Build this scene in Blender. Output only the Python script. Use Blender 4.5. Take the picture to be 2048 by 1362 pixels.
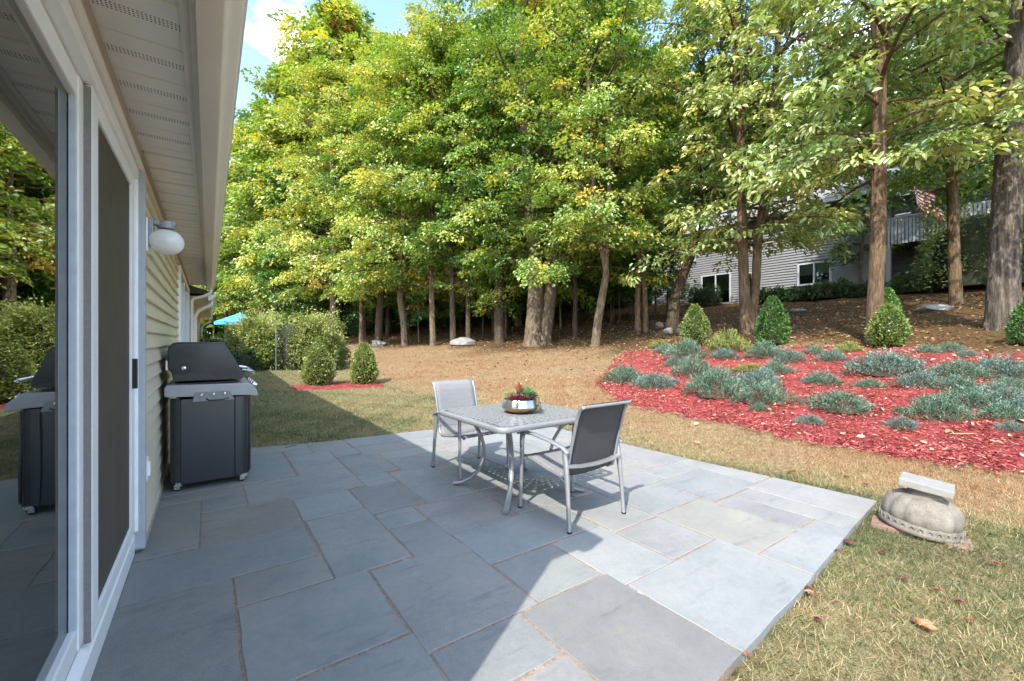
import bpy, bmesh, math, random
import numpy as np
from mathutils import Vector, Matrix
for o in list(bpy.data.objects): bpy.data.objects.remove(o, do_unlink=True)
scene = bpy.context.scene
COL = scene.collection
rng = np.random.default_rng(7); random.seed(7)
# ---------------------------------------------------------------- camera
FPX, HCAM, CX, CY = 850.0, 1.35, 1024.0, 681.0      # focal length and centre in photo pixels, eye height in metres
YAW = math.atan((CX - 418.0) / FPX)
Fw = np.array([math.sin(YAW), math.cos(YAW)]); Rt = np.array([math.cos(YAW), -math.sin(YAW)])
cam = bpy.data.cameras.new('camera'); cam.sensor_width = 36.0; cam.lens = FPX / 2048 * 36.0
cam.clip_start = 0.05; cam.clip_end = 1000
camo = bpy.data.objects.new('camera', cam); COL.objects.link(camo)
camo.location = (0, 0, HCAM); camo.rotation_euler = (math.pi / 2, 0, -YAW)
scene.camera = camo
# ---------------------------------------------------------------- sky, sun, exposure
SUN_TRAVEL = Vector((0.79, 0.47, -1.0)).normalized()
SUN_EL = math.asin(-SUN_TRAVEL.z); SUN_AZ = math.atan2(-SUN_TRAVEL.x, -SUN_TRAVEL.y)
world = bpy.data.worlds.new('World'); scene.world = world; world.use_nodes = True
wn = world.node_tree; wn.nodes.clear()
wout = wn.nodes.new('ShaderNodeOutputWorld'); wbg = wn.nodes.new('ShaderNodeBackground')
sky = wn.nodes.new('ShaderNodeTexSky'); sky.sky_type = 'NISHITA'; sky.sun_disc = False
sky.sun_elevation = SUN_EL; sky.sun_rotation = SUN_AZ % (2 * math.pi); sky.altitude = 100; sky.dust_density = 1.0; sky.ozone_density = 1.7
wtc = wn.nodes.new('ShaderNodeTexCoord'); wmap = wn.nodes.new('ShaderNodeMapping'); wmap.inputs['Scale'].default_value = (2.0, 2.0, 3.6); wmap.inputs['Location'].default_value = (0.35, 0.0, 0.2)
wno = wn.nodes.new('ShaderNodeTexNoise'); wno.inputs['Scale'].default_value = 1.6; wno.inputs['Detail'].default_value = 7
wr = wn.nodes.new('ShaderNodeMapRange'); wr.inputs['From Min'].default_value = 0.545; wr.inputs['From Max'].default_value = 0.69
wmx = wn.nodes.new('ShaderNodeMix'); wmx.data_type = 'RGBA'; wmx.inputs['B'].default_value = (7.6, 7.6, 7.6, 1)
wn.links.new(wtc.outputs['Generated'], wmap.inputs['Vector']); wn.links.new(wmap.outputs[0], wno.inputs['Vector'])
wn.links.new(wno.outputs['Fac'], wr.inputs['Value']); wn.links.new(wr.outputs[0], wmx.inputs['Factor'])
wn.links.new(sky.outputs[0], wmx.inputs['A']); wn.links.new(wmx.outputs['Result'], wbg.inputs['Color'])
wn.links.new(wbg.outputs[0], wout.inputs[0]); wbg.inputs['Strength'].default_value = 0.15
sun = bpy.data.lights.new('sun', 'SUN'); sun.energy = 2.0; sun.angle = math.radians(0.53); sun.color = (1.0, 0.95, 0.87)
suno = bpy.data.objects.new('sun', sun); COL.objects.link(suno)
suno.rotation_euler = SUN_TRAVEL.to_track_quat('-Z', 'Y').to_euler(); suno.location = (-15, -9, 20)
vs = scene.view_settings; vs.view_transform = 'Standard'; vs.look = 'None'; vs.gamma = 1.0; vs.use_curve_mapping = False; vs.exposure = 2.14
scene.render.engine = 'CYCLES'
cy = scene.cycles; cy.max_bounces = 8; cy.diffuse_bounces = 4; cy.glossy_bounces = 3; cy.transmission_bounces = 4; cy.transparent_max_bounces = 12
cy.caustics_reflective = False; cy.caustics_refractive = False; cy.use_denoising = True; cy.use_adaptive_sampling = True; cy.adaptive_threshold = 0.02
# ---------------------------------------------------------------- helpers
def smooth(a, b, x):
    t = np.clip((x - a) / (b - a), 0, 1); return t * t * (3 - 2 * t)
SC = 1.0385                                          # joint positions were read at eye height 1.30
def far_edge(x): return float(np.interp(x, [-.40, .43, .99, 1.42, 2.70, 4.3], [6.16, 6.08, 5.89, 5.82, 5.74, 5.62]))
def near_edge(x): return float(np.interp(x, [-.4, 1.6, 1.84, 2.75, 3.6, 4.41], [.84, .86, .89, .95, 1.03, 1.09]))
def right_edge(y): return float(np.interp(y, [1.0, 1.88, 2.7, 3.6, 5.7], [4.42, 4.37, 4.29, 4.25, 4.19]))
def ground(x, y):
    """height of the ground; the patio top is z = 0"""
    x = np.asarray(x, float); y = np.asarray(y, float)
    e = np.interp(x, [4.3, 5.0, 6.5, 12.5, 17, 27, 40, 120], [0, .07, .30, 1.2, 2.0, 3.75, 4.6, 7])
    e = e + .055 * np.where(y < 40, smooth(11, 17, y) * np.clip(y - 13.5, 0, 40), 26.5 + .2 * (y - 40))
    e = e + (.022 * np.sin(1.7 * x + .6 * y) + .018 * np.sin(2.9 * y - 1.1 * x + 1) + .010 * np.sin(6.1 * x + 3.3 * y) + .008 * np.sin(7.7 * y - 4.0 * x)) * smooth(4.6, 6, x)
    e = e - .045
    xs, ys = x / SC, y / SC
    inside = (xs > -9) & (xs < np.interp(ys, [1.0, 1.88, 2.7, 3.6, 5.7], [4.42, 4.37, 4.29, 4.25, 4.19]) - .07) & \
             (ys > np.interp(xs, [-.4, 1.6, 1.84, 2.75, 3.6, 4.41], [.84, .86, .89, .95, 1.03, 1.09]) + .07) & \
             (ys < np.interp(xs, [-.40, .43, .99, 1.42, 2.70, 4.3], [6.16, 6.08, 5.89, 5.82, 5.74, 5.62]) - .07)
    e = np.where((ys > far_edge(2)) & (ys < 9) & (xs < 4.4), e + .03 * (1 - smooth(6, 8, ys)), e)
    return np.where(inside, -.14, e)
def hit(px, py, extra=0.0):
    """where the sight line through a photo pixel meets the ground"""
    k = (px - CX) / FPX; s = (CY - py) / FPX
    d = np.arange(1.2, 90, .02)
    x = d * (Fw[0] + k * Rt[0]); y = d * (Fw[1] + k * Rt[1])
    g = ground(x, y) + extra; z = HCAM + s * d
    b = np.nonzero(z <= g)[0]
    i = b[0] if len(b) else len(d) - 1
    return np.array([x[i], y[i], float(ground(x[i], y[i]))]), d[i]
def at_depth(px, py, d):
    k = (px - CX) / FPX
    return np.array([d * (Fw[0] + k * Rt[0]), d * (Fw[1] + k * Rt[1]), HCAM + d * (CY - py) / FPX])
# ---------------------------------------------------------------- materials
def new_mat(name):
    m = bpy.data.materials.new(name); m.use_nodes = True
    nt = m.node_tree; return m, nt, nt.nodes['Principled BSDF']
def N(nt, t, **kw):
    n = nt.nodes.new(t)
    for k, v in kw.items():
        if k in n.inputs: n.inputs[k].default_value = v
        else: setattr(n, k, v)
    return n
def ramp(nt, stops, fac=None, interp='LINEAR'):
    r = nt.nodes.new('ShaderNodeValToRGB'); cr = r.color_ramp; cr.interpolation = interp
    while len(cr.elements) < len(stops): cr.elements.new(.5)
    for e, (p, c) in zip(cr.elements, stops):
        e.position = p; e.color = (*c, 1) if len(c) == 3 else c
    if fac is not None: nt.links.new(fac, r.inputs[0])
    return r
def mixc(nt, fac, a, b, mode='MIX'):
    m = nt.nodes.new('ShaderNodeMix'); m.data_type = 'RGBA'; m.blend_type = mode
    for s, v in (('Factor', fac), ('A', a), ('B', b)):
        if hasattr(v, 'node'): nt.links.new(v, m.inputs[s])
        else: m.inputs[s].default_value = v if s == 'Factor' else (*v, 1)
    return m.outputs['Result']
def noise(nt, vec, scale, detail=4, rough=.55):
    n = N(nt, 'ShaderNodeTexNoise', Scale=scale, Detail=detail, Roughness=rough)
    if vec is not None: nt.links.new(vec, n.inputs['Vector'])
    return n.outputs['Fac']
def bump(nt, bsdf, h, strength=.3, dist=.01):
    b = N(nt, 'ShaderNodeBump', Strength=strength, Distance=dist); nt.links.new(h, b.inputs['Height']); nt.links.new(b.outputs[0], bsdf.inputs['Normal'])
def gpos(nt): return nt.nodes.new('ShaderNodeNewGeometry').outputs['Position']
def opos(nt): return nt.nodes.new('ShaderNodeTexCoord').outputs['Object']
MATS = {}
def plain(name, col, rough=.6, metal=0., var=.12, scale=12., bmp=0., spec=.5, coat=0.):
    if name in MATS: return MATS[name]
    m, nt, b = new_mat(name)
    p = opos(nt); f = noise(nt, p, scale, 5)
    r = ramp(nt, [(.25, tuple(c * (1 - var) for c in col)), (.75, tuple(min(1, c * (1 + var)) for c in col))], f)
    nt.links.new(r.outputs[0], b.inputs['Base Color'])
    f2 = noise(nt, p, scale * 3, 4)
    rr = N(nt, 'ShaderNodeMapRange'); rr.inputs['To Min'].default_value = max(0.02, rough - .08); rr.inputs['To Max'].default_value = min(1, rough + .08)
    nt.links.new(f2, rr.inputs['Value']); nt.links.new(rr.outputs[0], b.inputs['Roughness'])
    b.inputs['Metallic'].default_value = metal; b.inputs['Specular IOR Level'].default_value = spec; b.inputs['Coat Weight'].default_value = coat
    if bmp: bump(nt, b, f2, bmp, .004)
    MATS[name] = m; return m
def leaf_mat(name, stops, trans=.35, gloss=.06, rough=.45):
    m, nt, b = new_mat(name); nt.nodes.remove(b)
    out = [n for n in nt.nodes if n.type == 'OUTPUT_MATERIAL'][0]
    a = N(nt, 'ShaderNodeAttribute', attribute_name='tint')
    r = ramp(nt, stops, a.outputs['Fac'])
    d = nt.nodes.new('ShaderNodeBsdfDiffuse'); t = nt.nodes.new('ShaderNodeBsdfTranslucent'); g = N(nt, 'ShaderNodeBsdfGlossy', Roughness=rough)
    tc = mixc(nt, 1.0, r.outputs[0], (1.25, 1.2, .55), 'MULTIPLY')
    nt.links.new(r.outputs[0], d.inputs[0]); nt.links.new(tc, t.inputs[0]); g.inputs['Color'].default_value = (.9, .95, .9, 1)
    m1 = nt.nodes.new('ShaderNodeMixShader'); m1.inputs[0].default_value = trans
    nt.links.new(d.outputs[0], m1.inputs[1]); nt.links.new(t.outputs[0], m1.inputs[2])
    m2 = nt.nodes.new('ShaderNodeMixShader'); m2.inputs[0].default_value = gloss
    nt.links.new(m1.outputs[0], m2.inputs[1]); nt.links.new(g.outputs[0], m2.inputs[2]); nt.links.new(m2.outputs[0], out.inputs[0])
    MATS[name] = m; return m
# ---------------------------------------------------------------- object helpers
def link(o, parent=None):
    COL.objects.link(o)
    if parent is not None: o.parent = parent
    return o
def tag(o, label=None, cat=None, group=None, kind=None):
    if label: o['label'] = label
    if cat: o['category'] = cat
    if group: o['group'] = group
    if kind: o['kind'] = kind
    return o
def thing(name, loc, label, cat, group=None, rz=0.0):
    o = bpy.data.objects.new(name, None); o.empty_display_size = .1; COL.objects.link(o)
    o.location = tuple(float(v) for v in loc); o.rotation_euler = (0, 0, rz); return tag(o, label, cat, group)
class MB:
    """collects plain shapes; build() links them as one mesh object"""
    def __init__(s): s.v = []; s.f = []
    def add(s, vs, fs):
        n = len(s.v); s.v += [tuple(map(float, v)) for v in vs]; s.f += [tuple(i + n for i in f) for f in fs]; return s
    def box(s, x0, x1, y0, y1, z0, z1):
        return s.add([(x0, y0, z0), (x1, y0, z0), (x1, y1, z0), (x0, y1, z0), (x0, y0, z1), (x1, y0, z1), (x1, y1, z1), (x0, y1, z1)],
                     [(0, 3, 2, 1), (4, 5, 6, 7), (0, 1, 5, 4), (1, 2, 6, 5), (2, 3, 7, 6), (3, 0, 4, 7)])
    def prism(s, poly, z0, z1):
        n = len(poly)
        return s.add([(x, y, z0) for x, y in poly] + [(x, y, z1) for x, y in poly],
                     [tuple(range(n - 1, -1, -1)), tuple(range(n, 2 * n))] + [(i, (i + 1) % n, n + (i + 1) % n, n + i) for i in range(n)])
    def extrude_y(s, prof, y0, y1, caps=True):
        """profile of (x, z) points swept along y"""
        n = len(prof)
        fs = [(i, (i + 1) % n, n + (i + 1) % n, n + i) for i in range(n)]
        if caps: fs += [tuple(range(n - 1, -1, -1)), tuple(range(n, 2 * n))]
        return s.add([(x, y0, z) for x, z in prof] + [(x, y1, z) for x, z in prof], fs)
    def tube(s, pts, rad, seg=8, flat=None, caps=True):
        pts = [Vector(p) for p in pts]; n = len(pts)
        rads = rad if hasattr(rad, '__len__') else [rad] * n
        up = None; vs = []
        for i, p in enumerate(pts):
            t = (pts[min(i + 1, n - 1)] - pts[max(i - 1, 0)])
            t = t.normalized() if t.length > 1e-9 else Vector((0, 0, 1))
            if up is None:
                up = Vector((0, 0, 1)) if abs(t.z) < .9 else Vector((1, 0, 0))
            a = t.cross(up)
            if a.length < 1e-5: a = t.cross(Vector((0, 1, 0)))
            a.normalize(); b = a.cross(t).normalized(); up = b
            for k in range(seg):
                an = 2 * math.pi * (k + .5) / seg
                ra, rb = (rads[i], rads[i]) if flat is None else (rads[i], rads[i] * flat)
                vs.append(p + a * math.cos(an) * ra + b * math.sin(an) * rb)
        fs = [(i * seg + k, i * seg + (k + 1) % seg, (i + 1) * seg + (k + 1) % seg, (i + 1) * seg + k) for i in range(n - 1) for k in range(seg)]
        if caps: fs += [tuple(range(seg - 1, -1, -1)), tuple((n - 1) * seg + k for k in range(seg))]
        return s.add(vs, fs)
    def lathe(s, prof, seg=24, c=(0, 0, 0), rfun=None):
        vs = []
        for r, z in prof:
            for k in range(seg):
                a = 2 * math.pi * k / seg; q = r * (rfun(a, z) if rfun else 1)
                vs.append((c[0] + q * math.cos(a), c[1] + q * math.sin(a), c[2] + z))
        n = len(prof)
        fs = [(i * seg + k, i * seg + (k + 1) % seg, (i + 1) * seg + (k + 1) % seg, (i + 1) * seg + k) for i in range(n - 1) for k in range(seg)]
        fs += [tuple(range(seg - 1, -1, -1)), tuple((n - 1) * seg + k for k in range(seg))]
        return s.add(vs, fs)
    def build(s, name, mat, parent=None, bevel=0., sm=None, seg=2):
        me = bpy.data.meshes.new(name)
        me.from_pydata(s.v, [], s.f); me.update()
        if bevel:
            bm = bmesh.new(); bm.from_mesh(me); bmesh.ops.recalc_face_normals(bm, faces=bm.faces)
            es = [e for e in bm.edges if len(e.link_faces) == 2 and e.calc_face_angle(0) > .6]
            bmesh.ops.bevel(bm, geom=es, offset=bevel, segments=seg, profile=.6, affect='EDGES', clamp_overlap=True)
            bm.to_mesh(me); bm.free()
        if sm is not None:
            me.shade_smooth(); me.set_sharp_from_angle(angle=math.radians(sm))
        me.materials.append(mat)
        return link(bpy.data.objects.new(name, me), parent)
def np_mesh(name, V, quads, mat, tint=None, smoothed=False):
    V = np.asarray(V, np.float32); Q = np.asarray(quads, np.int32); k = Q.shape[1]
    me = bpy.data.meshes.new(name)
    me.vertices.add(len(V)); me.vertices.foreach_set('co', V.ravel())
    me.loops.add(Q.size); me.loops.foreach_set('vertex_index', Q.ravel())
    me.polygons.add(len(Q)); me.polygons.foreach_set('loop_start', np.arange(0, Q.size, k, dtype=np.int32))
    try: me.polygons.foreach_set('loop_total', np.full(len(Q), k, np.int32))
    except Exception: pass
    if tint is not None:
        a = me.attributes.new('tint', 'FLOAT', 'FACE'); a.data.foreach_set('value', np.clip(tint, 0, 1).astype(np.float32))
    me.update(calc_edges=True)
    if smoothed: me.shade_smooth()
    else: me.polygons.foreach_set('use_smooth', np.zeros(len(Q), bool))
    me.materials.append(mat); return me
def unit(a): return a / np.maximum(np.linalg.norm(a, axis=-1, keepdims=True), 1e-9)
def leaves(name, P, T, Nn, L, W, tint, mat, fold=.18, droop=.15, big=False):
    """one folded leaf per row: P base, T midrib direction, Nn leaf normal"""
    n = len(P); T = unit(T); B = unit(np.cross(T, Nn)); Nn = np.cross(B, T)
    L = np.asarray(L).reshape(-1, 1) * np.ones((n, 1)); W = np.asarray(W).reshape(-1, 1) * np.ones((n, 1))
    dn = np.array([0, 0, -1.]) * L * droop
    if not big:
        V = np.stack([P, P + T * L * .45 + B * W * .5 + Nn * W * fold, P + T * L + dn, P + T * L * .45 - B * W * .5 + Nn * W * fold], 1).reshape(-1, 3)
        Q = np.arange(4 * n).reshape(n, 4); return np_mesh(name, V, Q, mat, tint)
    V = np.stack([P, P + T * L * .30 + B * W * .42 + Nn * W * fold, P + T * L * .68 + B * W * .40 + Nn * W * fold + dn * .4, P + T * L + dn,
                  P + T * L * .68 - B * W * .40 + Nn * W * fold + dn * .4, P + T * L * .30 - B * W * .42 + Nn * W * fold], 1).reshape(-1, 3)
    i = np.arange(n)[:, None] * 6
    Q = np.concatenate([i + np.array([[0, 1, 2, 3]]), i + np.array([[0, 3, 4, 5]])], 1).reshape(-1, 4)
    return np_mesh(name, V, Q, mat, np.repeat(tint, 2))
def copy_tree(o, parent=None):
    c = o.copy(); COL.objects.link(c); c.parent = parent
    for ch in o.children: copy_tree(ch, c)
    return c
# ================================================================ ground
def tree_line(y): return 13.0 - .12 * y - .0035 * y * y
def make_ground():
    gx = np.unique(np.round(np.concatenate([np.linspace(-90, -12, 14), np.linspace(-12, -1, 12), np.arange(-1, 17, .13), np.linspace(17, 45, 60), np.linspace(45, 150, 16)]), 4))
    gy = np.unique(np.round(np.concatenate([np.linspace(-90, -6, 14), np.linspace(-6, -1, 8), np.arange(-1, 17, .13), np.linspace(17, 60, 90), np.linspace(60, 170, 16)]), 4))
    X, Y = np.meshgrid(gx, gy, indexing='ij'); Z = ground(X, Y)
    V = np.stack([X, Y, Z], -1).reshape(-1, 3); ny = len(gy)
    i, j = np.meshgrid(np.arange(len(gx) - 1), np.arange(ny - 1), indexing='ij'); a = (i * ny + j).ravel()
    m, nt, b = new_mat('lawn_and_leaf_litter')
    p = gpos(nt)
    fo = N(nt, 'ShaderNodeAttribute', attribute_name='forest').outputs['Fac']; dr = N(nt, 'ShaderNodeAttribute', attribute_name='dry').outputs['Fac']
    n1 = noise(nt, p, 1.3, 6, .65); n2 = noise(nt, p, 14, 5, .7); n3 = noise(nt, p, 95, 3, .6); n4 = noise(nt, p, 5, 5, .7)
    green = ramp(nt, [(.2, (.06, .068, .024)), (.5, (.20, .19, .085)), (.8, (.36, .325, .175))], n2).outputs[0]
    dry = ramp(nt, [(.2, (.09, .055, .03)), (.45, (.25, .165, .090)), (.75, (.37, .275, .165))], n2).outputs[0]
    litter = ramp(nt, [(.2, (.028, .018, .010)), (.5, (.12, .065, .032)), (.68, (.20, .105, .05)), (.85, (.30, .19, .10))], n2).outputs[0]
    moss = ramp(nt, [(.3, (.05, .06, .018)), (.7, (.13, .12, .04))], n2).outputs[0]
    s = N(nt, 'ShaderNodeMath', operation='ADD'); nt.links.new(dr, s.inputs[0])
    q = N(nt, 'ShaderNodeMapRange'); q.inputs['From Min'].default_value = .35; q.inputs['From Max'].default_value = .65; q.inputs['To Min'].default_value = -.45; q.inputs['To Max'].default_value = .45
    nt.links.new(n1, q.inputs['Value']); nt.links.new(q.outputs[0], s.inputs[1]); s.use_clamp = True
    c = mixc(nt, s.outputs[0], green, dry)
    q2 = N(nt, 'ShaderNodeMapRange'); q2.inputs['From Min'].default_value = .5; q2.inputs['From Max'].default_value = .62; nt.links.new(n4, q2.inputs['Value'])
    lm = mixc(nt, q2.outputs[0], litter, moss)
    c = mixc(nt, fo, c, lm)
    spk = ramp(nt, [(.3, (.42, .42, .42)), (.7, (1.3, 1.3, 1.3))], n3).outputs[0]
    c = mixc(nt, .7, c, spk, 'MULTIPLY')
    nt.links.new(c, b.inputs['Base Color']); b.inputs['Roughness'].default_value = .95; b.inputs['Specular IOR Level'].default_value = .1
    bump(nt, b, n3, .9, .03)
    me = np_mesh('lawn', V, np.stack([a, a + ny, a + ny + 1, a + 1], 1), m, smoothed=True)
    x, y = V[:, 0], V[:, 1]
    fm = smooth(-1.2, .9, x - tree_line(np.clip(y, 0, 60)) + .7 * np.sin(.9 * y) + .4 * np.sin(2.3 * y + x))
    fm = np.maximum(fm, smooth(30, 38, y))
    dm = .40 - .06 * smooth(5.5, 7, y) + .58 * smooth(4.2, 5.4, x) * smooth(-.8, 1.1, y + .25 * (x - 4)) + .25 * smooth(8, 14, y) * smooth(3, 7, x) - .25 * smooth(3.5, 1.0, x) * smooth(5, 7, y) 
    for nm, v in (('forest', fm), ('dry', dm)):
        at = me.attributes.new(nm, 'FLOAT', 'POINT'); at.data.foreach_set('value', np.clip(v, 0, 1).astype(np.float32))
    return tag(link(bpy.data.objects.new('lawn', me)), kind='structure')
lawn = make_ground()
# ================================================================ patio of bluestone
def stone_mat():
    m, nt, b = new_mat('bluestone')
    oi = nt.nodes.new('ShaderNodeObjectInfo'); p = gpos(nt)
    off = N(nt, 'ShaderNodeVectorMath', operation='ADD'); nt.links.new(p, off.inputs[0])
    sc = N(nt, 'ShaderNodeVectorMath', operation='SCALE'); sc.inputs[0].default_value = (31, 17, 7); nt.links.new(oi.outputs['Random'], sc.inputs['Scale']); nt.links.new(sc.outputs[0], off.inputs[1])
    v = off.outputs[0]
    n1 = noise(nt, v, 2.2, 6, .6); n2 = noise(nt, v, 22, 6, .7); n3 = noise(nt, v, 260, 2, .5)
    st = N(nt, 'ShaderNodeMapping'); st.inputs['Scale'].default_value = (1.2, 5.5, 1); st.inputs['Rotation'].default_value = (0, 0, .25); nt.links.new(v, st.inputs['Vector']); n4 = noise(nt, st.outputs[0], 2.0, 6, .65)
    c = mixc(nt, 1.0, oi.outputs['Color'], ramp(nt, [(.25, (.80, .82, .84)), (.5, (1, 1, 1)), (.75, (1.14, 1.12, 1.07))], n1).outputs[0], 'MULTIPLY')
    c = mixc(nt, .8, c, ramp(nt, [(.28, (.86, .87, .88)), (.55, (1.0, 1.0, 1.0)), (.8, (1.10, 1.10, 1.10))], n2).outputs[0], 'MULTIPLY')
    c = mixc(nt, .75, c, ramp(nt, [(.28, (.66, .67, .69)), (.42, (1, 1, 1)), (.60, (1, 1, 1)), (.75, (1.16, 1.10, .98))], n4).outputs[0], 'MULTIPLY')
    c = mixc(nt, .55, c, ramp(nt, [(.30, (.70, .70, .70)), (.7, (1.20, 1.20, 1.20))], n3).outputs[0], 'MULTIPLY')
    blot = noise(nt, v, 7, 8, .75); c = mixc(nt, ramp(nt, [(.62, (0, 0, 0)), (.72, (.6, .6, .6))], blot).outputs[0], c, (.10, .105, .11))
    nt.links.new(c, b.inputs['Base Color'])
    b.inputs['Roughness'].default_value = .72; b.inputs['Specular IOR Level'].default_value = .35
    ad = N(nt, 'ShaderNodeMath', operation='ADD'); nt.links.new(n2, ad.inputs[0]); nt.links.new(n3, ad.inputs[1]); bump(nt, b, ad.outputs[0], .5, .007)
    return m
BLUE, PALE, GREY, TAN, OLIVE, DARK, LAV = (.226, .237, .222), (.236, .239, .229), (.218, .219, .203), (.220, .207, .186), (.234, .227, .198), (.160, .157, .150), (.232, .230, .228)
F_, E_, N_ = 99, 99, -99
SLABS = [(-.37, -.05, 3.32, 4.31, BLUE), (-.05, .25, 3.96, 4.31, BLUE), (-.37, .25, 4.31, 4.55, BLUE), (-.05, .55, 3.28, 3.95, TAN), (-.37, .55, 2.79, 3.30, BLUE), (.105, .56, 2.46, 2.78, GREY),
 (-.40, .105, 1.70, 2.79, GREY), (.11, .73, 1.81, 2.45, GREY), (-.40, .11, N_, 1.70, BLUE), (.11, .745, N_, 1.80, BLUE), (.25, 1.145, 3.88, 4.53, BLUE), (.55, .99, 3.37, 3.87, BLUE), (.56, 1.0, 2.44, 3.36, BLUE),
 (.99, 1.43, 3.20, 3.83, PALE), (1.145, 1.43, 3.83, 4.17, BLUE), (1.43, 1.87, 3.17, 4.10, BLUE), (1.0, 1.30, 2.88, 3.19, BLUE), (1.005, 1.315, 2.41, 2.87, PALE), (.735, 1.33, 1.64, 2.42, GREY),
 (.745, 1.205, 1.32, 1.635, GREY), (.745, 1.205, N_, 1.31, LAV), (1.21, 1.81, N_, 1.63, DARK), (1.335, 1.785, 1.64, 2.07, BLUE), (1.32, 2.235, 2.08, 2.555, BLUE), (1.305, 1.89, 2.56, 3.16, TAN),
 (1.79, 2.24, 1.49, 2.075, PALE), (2.245, 2.70, 1.50, 1.935, LAV), (1.815, 2.725, N_, 1.49, PALE), (2.705, 3.30, 1.24, 1.955, OLIVE), (2.73, 3.6, N_, 1.235, PALE), (3.305, 3.595, 1.245, 1.83, LAV), (3.6, 3.87, N_, 1.84, PALE), (3.875, E_, N_, 1.86, LAV),
 (3.305, 4.07, 1.85, 2.41, LAV), (4.075, E_, 1.88, 2.70, PALE), (3.51, 4.07, 2.415, 2.695, PALE), (2.71, 3.295, 1.965, 2.40, PALE), (2.245, 2.70, 1.945, 2.555, PALE), (2.71, 3.505, 2.41, 2.695, LAV),
 (1.895, 2.47, 2.565, 2.85, BLUE), (1.895, 2.47, 2.855, 3.16, GREY), (2.475, 2.70, 2.56, 3.105, PALE), (2.705, 3.0, 2.70, 3.105, PALE), (3.005, 3.72, 2.70, 3.10, OLIVE), (3.725, E_, 2.705, 3.61, LAV),
 (1.875, 2.47, 3.165, 4.09, BLUE), (2.475, 3.10, 3.11, 3.70, PALE), (3.105, 3.72, 3.11, 3.70, LAV), (2.475, 3.30, 3.705, 4.40, GREY), (3.305, 3.72, 3.705, 4.40, PALE), (3.725, E_, 3.615, 4.40, PALE),
 (2.31, 2.90, 4.405, 5.0, LAV), (2.905, E_, 4.405, 5.0, PALE), (2.01, 2.90, 5.005, 5.32, PALE), (2.905, 3.6, 5.005, F_, LAV), (3.605, E_, 5.005, F_, PALE), (2.56, 2.90, 5.325, F_, LAV),
 (-.40, .69, 4.55, 5.18, BLUE), (-.40, .69, 5.185, 5.62, BLUE), (-.40, .985, 5.63, F_, GREY), (.70, .985, 5.34, 5.625, BLUE), (.99, 1.42, 5.32, F_, BLUE), (.70, 1.145, 4.83, 5.315, BLUE), (.70, 1.145, 4.535, 4.825, GREY),
 (1.15, 1.425, 4.97, 5.315, BLUE), (1.15, 1.57, 4.175, 4.965, BLUE), (1.43, 2.555, 5.33, F_, PALE), (1.43, 2.005, 4.905, 5.325, BLUE), (1.575, 2.305, 4.575, 4.90, BLUE), (1.575, 2.305, 4.105, 4.57, BLUE), (2.01, 2.305, 4.905, 5.0, PALE), (2.31, 2.47, 4.10, 4.40, BLUE), (1.43, 1.575, 4.175, 4.9, GREY)]
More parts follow.
